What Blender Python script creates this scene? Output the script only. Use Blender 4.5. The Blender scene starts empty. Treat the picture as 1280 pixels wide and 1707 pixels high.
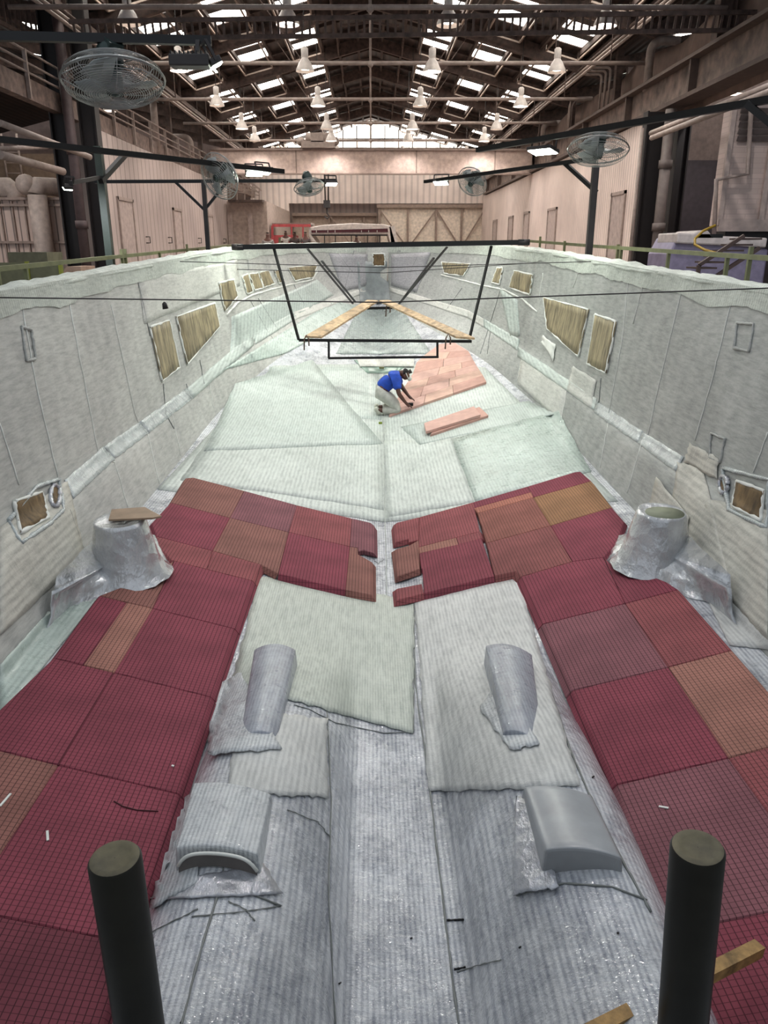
import bpy, bmesh, math, random
from mathutils import Vector, Matrix, noise
from mathutils.bvhtree import BVHTree
random.seed(7)
S = bpy.context.scene
COL = S.collection
ZC = 5.0            # eye height above the pit floor; geometry below is written relative to the eye, then raised by ZC
PITCH = math.radians(18.9); YAW = math.radians(-0.894); F = 1282.0
# ---------------------------------------------------------------- camera, world, lights, exposure
cam_d = bpy.data.cameras.new('camera'); cam = bpy.data.objects.new('camera', cam_d); COL.objects.link(cam)
cam.location = (0, 0, ZC); cam.rotation_euler = (math.pi/2 - PITCH, 0, YAW)
cam_d.sensor_fit = 'HORIZONTAL'; cam_d.sensor_width = 36; cam_d.lens = 36*F/1280; cam_d.clip_start = .05; cam_d.clip_end = 300
S.camera = cam
S.view_settings.view_transform = 'Standard'; S.view_settings.look = 'None'
S.view_settings.exposure = 0.0; S.view_settings.gamma = 1; S.view_settings.use_curve_mapping = False
w = bpy.data.worlds.new('world'); S.world = w; w.use_nodes = True
w.node_tree.nodes['Background'].inputs[0].default_value = (.84, .91, 1, 1)
w.node_tree.nodes['Background'].inputs[1].default_value = 0.72
HIGHBAY_W = 520; FLOOD_W = 110; SKY_E = 12.0
def light(kind, loc, energy, color=(1, 1, 1), size=.3, rot=None, spot=None, parent=None, name='lamp_light'):
    d = bpy.data.lights.new(name, kind); d.energy = energy; d.color = color
    if kind == 'SPOT': d.spot_size = spot or 2.4; d.spot_blend = .6; d.shadow_soft_size = size
    elif kind == 'POINT': d.shadow_soft_size = size
    elif kind == 'AREA': d.size = size
    o = bpy.data.objects.new(name, d); COL.objects.link(o); o.location = loc
    if rot: o.rotation_euler = rot
    if parent: o.parent = parent
    return o
# ---------------------------------------------------------------- rays
Rm = cam.rotation_euler.to_matrix()
def ray(px, py): return (Rm @ Vector(((px-640)/F, -(py-853.5)/F, -1))).normalized()
def PY(px, py, Y): d = ray(px, py); return d*(Y/d.y)
def PZ(px, py, z): d = ray(px, py); return d*(z/d.z)
def PX(px, py, x): d = ray(px, py); return d*(x/d.x)
# ---------------------------------------------------------------- materials
def srgb(c):
    return tuple(((v/255)/12.92 if v/255 <= .04045 else ((v/255+.055)/1.055)**2.4) for v in c) + (1,)
class N:
    def __init__(s, name):
        s.m = bpy.data.materials.new(name); s.m.use_nodes = True; s.t = s.m.node_tree; s.b = s.t.nodes['Principled BSDF']
        s.co = s.t.nodes.new('ShaderNodeTexCoord').outputs['Object']
    def n(s, typ, **k):
        x = s.t.nodes.new(typ)
        for a, v in k.items(): setattr(x, a, v)
        return x
    def l(s, a, b): s.t.links.new(a, b)
    def mapping(s, scale=(1, 1, 1), rot=(0, 0, 0)):
        x = s.n('ShaderNodeMapping'); x.inputs['Scale'].default_value = scale; x.inputs['Rotation'].default_value = rot
        s.l(s.co, x.inputs[0]); return x.outputs[0]
    def noise(s, scale, vec=None, detail=4, rough=.55):
        x = s.n('ShaderNodeTexNoise'); x.inputs['Scale'].default_value = scale; x.inputs['Detail'].default_value = detail
        x.inputs['Roughness'].default_value = rough; s.l(vec or s.co, x.inputs['Vector']); return x.outputs['Fac']
    def ramp(s, fac, stops):
        x = s.n('ShaderNodeValToRGB'); e = x.color_ramp.elements
        while len(e) < len(stops): e.new(.5)
        for i, (p, c) in enumerate(stops):
            e[i].position = p; e[i].color = c if len(c) == 4 else srgb(c)
        s.l(fac, x.inputs[0]); return x.outputs[0]
    def mix(s, fac, a, b, mode='MIX'):
        x = s.n('ShaderNodeMix', data_type='RGBA', blend_type=mode)
        if isinstance(fac, (int, float)): x.inputs[0].default_value = fac
        else: s.l(fac, x.inputs[0])
        for i, v in ((6, a), (7, b)):
            if isinstance(v, tuple): x.inputs[i].default_value = v if len(v) == 4 else srgb(v)
            else: s.l(v, x.inputs[i])
        return x.outputs[2]
    def math(s, op, a, b=0.0):
        x = s.n('ShaderNodeMath', operation=op)
        for i, v in ((0, a), (1, b)):
            if isinstance(v, (int, float)): x.inputs[i].default_value = v
            else: s.l(v, x.inputs[i])
        return x.outputs[0]
    def sep(s, vec=None):
        x = s.n('ShaderNodeSeparateXYZ'); s.l(vec or s.co, x.inputs[0]); return x.outputs
    def bump(s, h, strength=.3, dist=.01, prev=None):
        x = s.n('ShaderNodeBump'); x.inputs['Strength'].default_value = strength; x.inputs['Distance'].default_value = dist
        s.l(h, x.inputs['Height'])
        if prev: s.l(prev, x.inputs['Normal'])
        s.l(x.outputs[0], s.b.inputs['Normal']); return x.outputs[0]
    def col(s, c):
        if isinstance(c, tuple): s.b.inputs['Base Color'].default_value = c if len(c) == 4 else srgb(c)
        else: s.l(c, s.b.inputs['Base Color'])
    def rough(s, r):
        if isinstance(r, (int, float)): s.b.inputs['Roughness'].default_value = r
        else: s.l(r, s.b.inputs['Roughness'])
MC = {}
def plain(name, c, rough=.6, metal=0.0, var=.12, scale=6.0, bump=.1):
    if name in MC: return MC[name]
    k = N(name); a = tuple(max(0, int(v*(1-var))) for v in c); b = tuple(min(255, int(v*(1+var*.6))) for v in c)
    nz = k.noise(scale, detail=5); k.col(k.ramp(nz, [(.3, a), (.7, b)])); k.rough(rough); k.b.inputs['Metallic'].default_value = metal
    if bump: k.bump(nz, bump, .01)
    MC[name] = k.m; return k.m
def emis(name, c, e):
    if name in MC: return MC[name]
    k = N(name); k.col(c); k.b.inputs['Emission Color'].default_value = srgb(c); k.b.inputs['Emission Strength'].default_value = e
    MC[name] = k.m; return k.m
def foam(name, c):
    """grid-scored structural foam: 30 mm squares, dark kerfs"""
    if name in MC: return MC[name]
    k = N(name); sx, sy, sz = k.sep()
    def groove(o, wd):
        f = k.math('FRACT', k.math('MULTIPLY', o, 1/.03)); return k.math('LESS_THAN', f, wd)
    g = k.math('MAXIMUM', groove(sx, .15), k.math('MULTIPLY', groove(sy, .12), .75))
    nz = k.noise(3.0, detail=6); a = tuple(int(v*.9) for v in c); b = tuple(min(255, int(v*1.07)) for v in c)
    base = k.ramp(nz, [(.3, a), (.7, b)])
    dk = tuple(int(v*.6) for v in c)
    k.col(k.mix(g, base, dk)); k.rough(.85); k.b.inputs['Specular IOR Level'].default_value = .2
    k.bump(k.math('SUBTRACT', 1.0, g), .4, .004)
    MC[name] = k.m; return k.m
def glass(name, c, stripe=.026, axis=0, sv=.06, rough=(.3, .6), gloss=.5, wr=.35, spk=0.0, wscale=9, ss=.5, wet=0.0, sc=.52):
    """stitched glass cloth: close stripes, resin sheen, wrinkles"""
    if name in MC: return MC[name]
    k = N(name); s = k.sep()[axis]
    st = k.math('SINE', k.math('MULTIPLY', s, 2*math.pi/stripe))
    big = k.noise(1.1, detail=5, rough=.6); fine = k.noise(30, k.mapping((1, .16, 1)), detail=4, rough=.7)
    a = tuple(int(v*(1-sv*1.3)) for v in c); b = tuple(min(255, int(v*(1+sv*.7))) for v in c)
    base = k.ramp(big, [(.3, a), (.7, b)])
    strand = k.ramp(k.math('ADD', k.math('MULTIPLY', st, .2*ss), fine), [(.25, (int(c[0]*.74), int(c[1]*.75), int(c[2]*.79))), (.62, (255, 255, 255))])
    base = k.mix(sc, base, strand, 'MULTIPLY')
    if wet:   # resin-soaked, darker and glossier areas with ragged outlines
        wm = k.ramp(k.noise(2.6, k.mapping((1, .7, 1)), detail=9, rough=.72), [(.47, (0, 0, 0, 1)), (.56, (1, 1, 1, 1))])
        base = k.mix(k.math('MULTIPLY', wm, wet), base, (150, 155, 166), 'MULTIPLY')
    k.col(base)
    rn = k.noise(6, detail=8, rough=.75)
    x = k.n('ShaderNodeMapRange'); x.inputs[1].default_value = .38; x.inputs[2].default_value = .62; x.inputs[3].default_value = rough[0]; x.inputs[4].default_value = rough[1]
    k.l(rn, x.inputs[0]); k.rough(k.math('SUBTRACT', x.outputs[0], k.math('MULTIPLY', wm, .2)) if wet else x.outputs[0]); k.b.inputs['Specular IOR Level'].default_value = gloss
    wz = k.noise(wscale, k.mapping((1, 1.6, 1)), detail=8, rough=.65)
    b1 = k.bump(wz, wr, .05); h2 = k.math('ADD', k.math('MULTIPLY', st, .04*ss), k.math('MULTIPLY', fine, 1.0))
    nb = k.bump(h2, .22+spk, .006, b1)
    if spk:
        gl = k.noise(11, k.mapping((.7, 1.6, 1)), detail=3, rough=.55); nb = k.bump(gl, min(1, .25+spk*.6), .05)
        k.l(k.b.inputs['Normal'].links[0].from_socket, k.b.inputs['Coat Normal']); k.bump(h2, .22+spk, .006, b1)

        k.b.inputs['Coat Weight'].default_value = min(1, spk*2); k.b.inputs['Coat Roughness'].default_value = .12
    MC[name] = k.m; return k.m
def foil(name, c, scale=7, dist=.05, rough=.16):
    """resin-soaked crumpled cloth with a wet shine"""
    if name in MC: return MC[name]
    k = N(name); nz = k.noise(scale*.6, detail=6, rough=.6); k.col(k.ramp(nz, [(.3, tuple(int(v*.78) for v in c)), (.7, c)]))
    v = k.n('ShaderNodeTexVoronoi'); v.inputs['Scale'].default_value = scale; k.l(k.co, v.inputs['Vector'])
    n2 = k.noise(scale*1.5, k.mapping((1, .6, .5)), detail=5, rough=.6)
    b_ = k.bump(v.outputs['Distance'], .35, dist); k.bump(n2, .5, dist, b_)
    k.rough(rough); k.b.inputs['Specular IOR Level'].default_value = 1.0; k.b.inputs['Coat Weight'].default_value = 1.0; k.b.inputs['Coat Roughness'].default_value = .06
    k.l(k.b.inputs['Normal'].links[0].from_socket, k.b.inputs['Coat Normal'])
    k.b.inputs['Metallic'].default_value = .25
    MC[name] = k.m; return k.m
def corrug(name, c, pitch, axis, dark=.72, var=.08, sw=.4, bp=.4):
    if name in MC: return MC[name]
    k = N(name); s = k.sep()[axis]; st = k.math('SINE', k.math('MULTIPLY', s, 2*math.pi/pitch))
    big = k.noise(.5, detail=6); a = tuple(int(v*(1-var)) for v in c); b = tuple(min(255, int(v*(1+var))) for v in c)
    base = k.ramp(big, [(.3, a), (.7, b)])
    seam = k.ramp(k.math('ADD', k.math('MULTIPLY', st, .5), .5), [(sw*.3, (int(255*dark),)*3), (sw, (255,)*3)])
    k.col(k.mix(1.0, base, seam, 'MULTIPLY')); k.rough(.55); k.bump(st, bp, .02)
    MC[name] = k.m; return k.m
def wood(name, c, scale=3, axis=(1, 1, 12)):
    if name in MC: return MC[name]
    k = N(name); nz = k.noise(scale, k.mapping(axis), detail=8, rough=.65); n2 = k.noise(2.3, detail=3)
    a = tuple(int(v*.55) for v in c); b = tuple(min(255, int(v*1.15)) for v in c)
    k.col(k.mix(k.ramp(n2, [(.45, (0, 0, 0)), (.75, (150, 150, 150))]), k.ramp(nz, [(.3, a), (.65, b)]), tuple(int(v*.5) for v in c))); k.rough(.7); k.bump(nz, .2, .01)
    MC[name] = k.m; return k.m
# ---------------------------------------------------------------- mesh builder
class MB:
    def __init__(s): s.v = []; s.f = []; s.sm = []
    def add(s, vs, fs, smooth=False):
        o = len(s.v); s.v += [tuple(v) for v in vs]; s.f += [tuple(i+o for i in f) for f in fs]; s.sm += [smooth]*len(fs); return s
    def box(s, c, size, rot=None):
        h = Vector(size)/2; c = Vector(c); vs = []
        for x in (-1, 1):
            for y in (-1, 1):
                for z in (-1, 1):
                    p = Vector((x*h.x, y*h.y, z*h.z))
                    if rot is not None: p = rot @ p
                    vs.append(c+p)
        return s.add(vs, [(0, 1, 3, 2), (4, 6, 7, 5), (0, 4, 5, 1), (2, 3, 7, 6), (0, 2, 6, 4), (1, 5, 7, 3)])
    def bb(s, x0, x1, y0, y1, z0, z1): return s.box(((x0+x1)/2, (y0+y1)/2, (z0+z1)/2), (x1-x0, y1-y0, z1-z0))
    def bar(s, p, q, w_, h_=None, up=(0, 0, 1)):
        p, q = Vector(p), Vector(q); d = q-p; L = d.length; d.normalize(); u = Vector(up)
        if abs(d.dot(u)) > .98: u = Vector((0, 1, 0))
        x = d.cross(u).normalized(); z = x.cross(d)
        return s.box((p+q)/2, (w_, L, h_ or w_), Matrix((x, d, z)).transposed())
    def tube(s, pts, r, n=8, caps=True, smooth=True):
        pts = [Vector(p) for p in pts]; m = len(pts); rs = r if isinstance(r, (list, tuple)) else [r]*m; rings = []; prev = None
        for i, p in enumerate(pts):
            d = (pts[min(i+1, m-1)]-pts[max(i-1, 0)]).normalized()
            if prev is None: u = Vector((0, 0, 1)) if abs(d.z) < .9 else Vector((1, 0, 0)); x = d.cross(u).normalized()
            else: x = (prev - d*prev.dot(d)).normalized()
            prev = x; y = d.cross(x)
            rings.append([p + (x*math.cos(a)+y*math.sin(a))*rs[i] for a in [2*math.pi*k/n for k in range(n)]])
        vs = [v for R in rings for v in R]; fs = []
        for i in range(m-1):
            for k in range(n): fs.append((i*n+k, i*n+(k+1) % n, (i+1)*n+(k+1) % n, (i+1)*n+k))
        s.add(vs, fs, smooth)
        if caps: s.add(rings[0], [tuple(range(n))[::-1]]); s.add(rings[-1], [tuple(range(n))])
        return s
    def lathe(s, prof, origin=(0, 0, 0), axis=(0, 0, 1), n=20, smooth=True, wob=None):
        o = Vector(origin); a = Vector(axis).normalized(); u = Vector((1, 0, 0)) if abs(a.x) < .9 else Vector((0, 1, 0))
        x = (u-a*a.dot(u)).normalized(); y = a.cross(x); vs = []; fs = []
        for j, (r, h) in enumerate(prof):
            for k in range(n):
                t = 2*math.pi*k/n; rr = r*(wob(j, k) if wob else 1); vs.append(o+a*h+(x*math.cos(t)+y*math.sin(t))*rr)
        for i in range(len(prof)-1):
            for k in range(n): fs.append((i*n+k, i*n+(k+1) % n, (i+1)*n+(k+1) % n, (i+1)*n+k))
        return s.add(vs, fs, smooth)
    def prism(s, poly, d):
        d = Vector(d); n = len(poly); a = [Vector(p) for p in poly]; b = [p+d for p in a]
        return s.add(a+b, [tuple(range(n))[::-1], tuple(range(n, 2*n))] + [(i, (i+1) % n, n+(i+1) % n, n+i) for i in range(n)])
    def quad(s, a, b, c, d): return s.add([a, b, c, d], [(0, 1, 2, 3)])
    def slab(s, a, b, c, d, t): return s.prism([a, b, c, d], t)
    def ball(s, c, r, n=12, sc=(1, 1, 1)):
        vs = []; fs = []
        m = n//2
        for i in range(m+1):
            for k in range(n):
                th = math.pi*i/m; ph = 2*math.pi*k/n
                vs.append((c[0]+r*sc[0]*math.sin(th)*math.cos(ph), c[1]+r*sc[1]*math.sin(th)*math.sin(ph), c[2]+r*sc[2]*math.cos(th)))
        for i in range(m):
            for k in range(n): fs.append((i*n+k, i*n+(k+1) % n, (i+1)*n+(k+1) % n, (i+1)*n+k))
        return s.add(vs, fs, True)
    def obj(s, name, mat, parent=None, loc=None, bevel=0):
        me = bpy.data.meshes.new(name); me.from_pydata(s.v, [], s.f); me.polygons.foreach_set('use_smooth', s.sm); me.update()
        bm = bmesh.new(); bm.from_mesh(me); bmesh.ops.remove_doubles(bm, verts=bm.verts, dist=1e-5); bmesh.ops.recalc_face_normals(bm, faces=bm.faces); bm.to_mesh(me); bm.free()
        me.materials.append(mat); o = bpy.data.objects.new(name, me); COL.objects.link(o)
        if parent: o.parent = parent
        if loc: o.location = loc
        if bevel:
            b = o.modifiers.new('bevel', 'BEVEL'); b.width = bevel; b.segments = 2; b.limit_method = 'ANGLE'
        return o
def tag(o, label=None, cat=None, group=None, kind=None):
    if label: o['label'] = label
    if cat: o['category'] = cat
    if group: o['group'] = group
    if kind: o['kind'] = kind
    return o
def thing(name, label, cat, group=None, loc=None):
    o = bpy.data.objects.new(name, None); COL.objects.link(o); o.empty_display_size = .1
    if loc is not None: o.location = loc
    return tag(o, label, cat, group)
KIDS = {}
def copy_tree(o, parent=None, kids=None):
    c = o.copy(); COL.objects.link(c); c.parent = parent
    for ch in [x for x in COL.objects if x.parent == o]: copy_tree(ch, c)
    return c
def struct(name, mb, mat, parent=None):
    o = mb.obj(name, mat, parent)
    if not parent: o['kind'] = 'structure'
    return o
# shared materials
STEEL = plain('dark_painted_steel', (48, 44, 44), .5, .3)
BLACK = plain('black_steel', (24, 24, 26), .45, .4)
ROOFM = corrug('sooty_roof_sheet', (50, 35, 30), .32, 0, .5, .25)
RAFT = plain('dusty_brown_steel', (82, 66, 60), .8, 0, .3)
PIPE = plain('dusty_pale_pipe', (150, 134, 126), .6)
DARKC = plain('near_black_column_paint', (30, 24, 24), .6)
WALLR = corrug('pink_beige_ribbed_wall', (212, 193, 184), .22, 1, .86)
WALLL = corrug('pink_beige_plank_wall', (168, 152, 146), .5, 1, .7, sw=.05, bp=.03)
WALLB = corrug('pale_ribbed_end_wall', (204, 188, 180), .42, 0, .88)
CREAM = plain('cream_paint', (186, 170, 160), .6)
GREENP = plain('pale_green_rail_paint', (112, 114, 78), .5)
TARP = plain('hanging_dust_sheet', (128, 106, 96), .75, 0, .15, 2)
# ================================================================ SETTING
struct('floor', MB().bb(-30, 30, -6, 62, -5.1, -5.0), plain('grey_concrete', (110, 104, 100), .8))
# raised hall floor around the sunken mould
PITW = 4.6
mb = MB(); mb.bb(-30, -PITW, -3, 60, -1.9, -1.75); mb.bb(PITW, 30, -3, 60, -1.9, -1.75); mb.bb(-PITW, PITW, 23.5, 60, -1.9, -1.75)
struct('floor_upper', mb, plain('dusty_floor_slab', (120, 108, 100), .8))
Wx = 7.85
SL = .262; ZR = 8.3; YB = 58.0
def roofz(x): return ZR - abs(x)*SL
# roof slopes with skylight openings left out
RAF = [9.0, 14.3, 19.6, 25.0, 30.6, 36.1, 41.6, 47.0, 52.5, YB]
COLX = [2.55, 4.55, 6.6]; SW = .56
roof = MB()
xs = [0] + [v for c in COLX for v in (c-SW, c+SW)] + [8.3]
for s in (-1, 1):
    for i in range(len(xs)-1):
        a, b = xs[i], xs[i+1]
        if i % 2 == 0: segs = [(9, YB)]
        else:
            segs = []; last = 9
            for k in range(len(RAF)-1):
                y0 = RAF[k]+.75; y1 = RAF[k+1]-.55
                segs.append((last, y0)); last = y1
            segs.append((last, YB))
        for (y0, y1) in segs:
            roof.prism([(s*a, y0, roofz(a)), (s*b, y0, roofz(b)), (s*b, y1, roofz(b)), (s*a, y1, roofz(a))], (0, 0, .12))
struct('ceiling', roof, ROOFM)
# neighbouring bays of roof, left and right
sk_frame = plain('skylight_guard_wire', (150, 132, 120), .5)
SKYM = emis('daylit_translucent_sheet', (255, 250, 240), SKY_E)
rows = ['first bay', 'second bay', 'third bay', 'fourth bay', 'fifth bay', 'sixth bay', 'seventh bay', 'eighth bay', 'last bay']
cols = {0: 'beside the ridge', 1: 'in the middle row', 2: 'nearest the eaves'}
def skylight(s, ci, k):
    c = COLX[ci]; y0 = RAF[k]+.75; y1 = RAF[k+1]-.55; x0, x1 = s*(c-SW), s*(c+SW)
    sk = thing('roof_skylight', 'bright roof skylight on the %s slope, %s, %s' % ('left' if s < 0 else 'right', cols[ci], rows[k]), 'skylight', 'roof skylights')
    L = (y1-y0); npan = 2 if (ci == 1) else 3
    fr = MB(); z = lambda x: roofz(x)-.28
    P4 = [(x0, y0, z(x0)), (x1, y0, z(x1)), (x1, y1, z(x1)), (x0, y1, z(x0))]
    for i in range(4): fr.bar(P4[i], P4[(i+1) % 4], .05)
    for x in (x0, x1):
        for y in (y0, y1): fr.bar((x, y, z(x)), (x, y, roofz(x)), .03)
    gf = fr.obj('guard_frame', sk_frame, sk)
    st = L/npan
    for j in range(npan):
        a = y0+st*j+ .12; b = a+st*.62
        MB().slab((x0, a, roofz(x0)+.03), (x1, a, roofz(x1)+.03), (x1, b, roofz(x1)+.03), (x0, b, roofz(x0)+.03), (0, 0, .03)).obj('pane', SKYM, sk)
        MB().slab((x0, b, roofz(x0)), (x1, b, roofz(x1)), (x1, a+st, roofz(x1)), (x0, a+st, roofz(x0)), (0, 0, .1)).obj('purlin_cover', ROOFM, sk)
for k in range(2, 9):
    for s in (-1, 1):
        for ci in range(3): skylight(s, ci, k)
for k, Y in enumerate(RAF[2:-1]):
    t = thing('roof_truss', 'sooty brown roof truss with a pale tie pipe, %s' % ['closest to the lens', 'second from the lens', 'third from the lens', 'fourth from the lens', 'third from the end wall', 'second from the end wall', 'nearest the end wall'][k], 'roof truss', 'roof trusses')
    for s in (-1, 1):
        MB().prism([(0, Y-.09, ZR-.03), (s*8.3, Y-.09, roofz(8.3)-.03), (s*8.3, Y-.09, roofz(8.3)-.5), (0, Y-.09, ZR-.48)], (0, .18, 0)).obj('rafter', RAFT, t)
        m = MB(); m.bar((0, Y, ZR-.9), (s*1.0, Y, roofz(1.0)-.75), .07)
        m.bar((s*1.3, Y, roofz(1.3)-.45), (s*1.3, Y-2.2, roofz(1.3)-.1), .06)
        m.bar((s*1.9, Y, 5.02), (s*3.4, Y, roofz(3.4)-.4), .03)
        m.obj('brace', RAFT, t)
        for xx in (5.3, 6.9): MB().tube([(s*xx, Y, 5.0), (s*xx, Y, roofz(xx)-.4)], .018, 5).obj('hanger_rod', RAFT, t)
    MB().tube([(-7.9, Y, 5.0), (7.9, Y, 5.05)], .055, 8).obj('tie_pipe', PIPE, t)
    m = MB(); m.tube([(0, Y, 5.0), (0, Y, ZR-.4)], .04, 6); m.ball((0, Y, 5.0), .09); m.obj('king_rod', PIPE, t)
    # purlins reading as dark lines between the trusses
m = MB()
for x in [.5, 1.3, 1.95, 3.1, 3.9, 5.1, 5.95, 7.2, 8.0]:
    for s in (-1, 1): m.bb(s*x-.05, s*x+.05, 14, YB, roofz(x)-.17, roofz(x)-.02)
for Y in [y+1.9 for y in RAF[1:-1]]+[y+3.7 for y in RAF[1:-1]]:
    for s in (-1, 1):
        for a, b in ((0, 2), (3.1, 4), (5.1, 6.0)):
            m.slab((s*a, Y, roofz(a)-.02), (s*b, Y, roofz(b)-.02), (s*b, Y+.08, roofz(b)-.02), (s*a, Y+.08, roofz(a)-.02), (0, 0, -.12))
struct('ceiling_purlins', m, plain('purlin_brown', (60, 45, 40), .8))
# side aisle roofs
m = MB()
for s in (-1, 1):
    m.prism([(s*8.3, 9, 6.3), (s*20, 9, 8.6), (s*20, YB, 8.6), (s*8.3, YB, 6.3)], (0, 0, .12))
    m.prism([(s*20, 9, 8.6), (s*30, 9, 6.2), (s*30, YB, 6.2), (s*20, YB, 8.6)], (0, 0, .12))
struct('ceiling_aisles', m, ROOFM)
for s, side in ((-1, 'left'), (1, 'right')):
    n_ = 0
    for k in range(3, 9):
        for j, c in enumerate((10.5, 13, 16)):
            x0, x1 = s*(c-.5), s*(c+.5); zz = lambda x: 6.3+(abs(x)-8.3)*.1966-.03
            y0 = RAF[k]+1.2
            sk = thing('aisle_skylight', 'small bright skylight in the roof of the %s aisle, %s, %s' % (side, ['inner row', 'centre row', 'outer row'][j], rows[k]), 'skylight', 'aisle skylights')
            for q in range(2):
                a = y0+q*1.9
                MB().slab((x0, a, zz(x0)), (x1, a, zz(x1)), (x1, a+.8, zz(x1)), (x0, a+.8, zz(x0)), (0, 0, -.02)).obj('pane', SKYM, sk)
    for k in range(1, 9):
        Y = RAF[k]
        o = MB().prism([(s*8.3, Y, 6.28), (s*20, Y, 8.58), (s*20, Y, 8.1), (s*8.3, Y, 5.75)], (0, .18, 0)).obj('aisle_rafter', RAFT)
        tag(o, 'brown sloping rafter over the %s aisle, %s' % (side, rows[k]), 'rafter', 'aisle rafters')
# end wall
m = MB(); m.bb(-8.4, -5.75, YB, YB+.2, -1.75, 7.0); m.bb(-5.75, 8.4, YB, YB+.2, 3.0, 6.5)
m.bb(-8.4, 8.4, YB+1.2, YB+1.4, -1.75, 3.2)
struct('wall_back', m, WALLB)
gab = N('daylit_gable_sheet'); sx = gab.sep()[0]
stp = gab.ramp(gab.noise(7.0, gab.mapping((1, 1, .12)), detail=3), [(.35, (190, 165, 145)), (.55, (255, 248, 238))])
gab.col(stp); gab.l(stp, gab.b.inputs['Emission Color']); gab.b.inputs['Emission Strength'].default_value = 3.0
win = tag(bpy.data.objects.new('window_1', None), kind='structure'); COL.objects.link(win)
MB().prism([(-8.0, YB, 6.5), (8.0, YB, 6.5), (0, YB, 8.25), (-8.0, YB, 6.55)][:3], (0, .05, 0)).obj('gable_glazing', gab.m, win)
m = MB()
for x in [i*.95 for i in range(-7, 8)]: m.bb(x-.03, x+.03, YB-.1, YB, 6.5, max(6.55, roofz(x)-.15))
m.bb(-8, 8, YB-.12, YB, 6.42, 6.55); m.bar((-3.5, YB-.1, 7.1), (3.5, YB-.1, 7.1), .05)
m.obj('gable_bar', RAFT, win)
# sliding doors with diagonal braces under the end wall
dr = tag(bpy.data.objects.new('door_1', None), kind='structure'); COL.objects.link(dr)
MB().bb(.5, 8.2, YB+.3, YB+.4, -1.75, 2.75).obj('door_leaf', plain('pale_door_sheet', (214, 198, 182), .6), dr)
MB().bb(-5.6, .4, YB+.8, YB+.9, -1.75, 2.3).obj('door_leaf', plain('beige_door_sheet', (168, 148, 134), .6), dr)
m = MB()
for x in (.6, 2.6, 4.6, 6.4, 8.0): m.bb(x-.07, x+.07, YB+.1, YB+.25, -1.75, 2.75)
for a, b in ((.6, 2.6), (4.6, 2.6), (4.6, 6.4), (8.0, 6.4)): m.bar((a, YB+.15, 2.6), (b, YB+.15, 0), .09)
m.bb(.4, 8.2, YB+.02, YB+.3, 2.72, 2.95)
for a in (-5.6, -3, -.5, .4): m.bb(a-.06, a+.06, YB+.5, YB+.6, -1.75, 2.35)
m.bar((-3, YB+.5, 2.3), (-1.5, YB+.5, .3), .08); m.bb(-5.6, .4, YB+.4, YB+.7, 2.2, 2.4)
m.obj('door_brace', plain('brown_brace_steel', (135, 115, 104), .6), dr)
# right partition wall
m = MB(); m.bb(Wx, Wx+.25, 23.3, YB+.2, -1.75, 3.45); struct('wall_right', m, WALLR)
m = MB(); m.bb(-Wx-.25, -Wx, 23.4, 45.5, -1.75, 3.25); struct('wall_left', m, WALLL)
m = MB(); m.bb(-Wx-.2, -5.7, 45.2, 58, -1.75, 2.45); struct('wall_left_annex', m, plain('annex_paint', (176, 158, 148), .7))
m = MB(); m.bb(-30, 30, YB+1.5, YB+1.7, -1.75, 9); struct('wall_back_outer', m, TARP)
m = MB(); m.bb(-30.2, -30, -3, YB, -5, 9); struct('wall_aisle_left', m, plain('aisle_wall', (90, 72, 64), .8))
m = MB(); m.bb(30, 30.2, -3, YB, -5, 9); struct('wall_aisle_right', m, MC['aisle_wall'])
def wall_door(n, sgn, pxs, top):
    x = sgn*Wx; y0 = PX(pxs[0], top, x).y; y1 = PX(pxs[1], top, x).y; z = PX(pxs[0], top, x).z
    y0, y1 = min(y0, y1), max(y0, y1); i = -sgn
    d = tag(bpy.data.objects.new('door_%d' % n, None), kind='structure'); COL.objects.link(d)
    m = MB()
    for y in (y0, y1): m.bb(min(x, x+i*.06), max(x, x+i*.06), y-.05, y+.05, -1.75, z)
    m.bb(min(x, x+i*.06), max(x, x+i*.06), y0-.05, y1+.05, z-.1, z); m.obj('door_frame', plain('door_trim_grey', (150, 134, 126), .5), d)
    MB().bb(min(x, x+i*.03), max(x, x+i*.03), y0, y1, -1.75, z-.1).obj('door_leaf', plain('door_leaf_grey', (168, 152, 145), .5), d)
for n, (s, p, t) in enumerate([(1, (1022, 1044), 322), (1, (915, 929), 348), (1, (875, 883), 354), (1, (849, 856), 361), (1, (823, 829), 367),
                               (-1, (194, 218), 327), (-1, (287, 300), 346), (-1, (343, 353), 356)]): wall_door(n+2, s, p, t)
m = MB()
for px in (243, 280, 330, 372):
    p = PX(px, 405, -Wx); m.tube([p+Vector((.02, 0, .2)), p+Vector((.16, 0, .2)), p+Vector((.16, 0, 0)), p+Vector((.02, 0, 0))], .02, 5)
struct('trim_1', m, STEEL)
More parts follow.
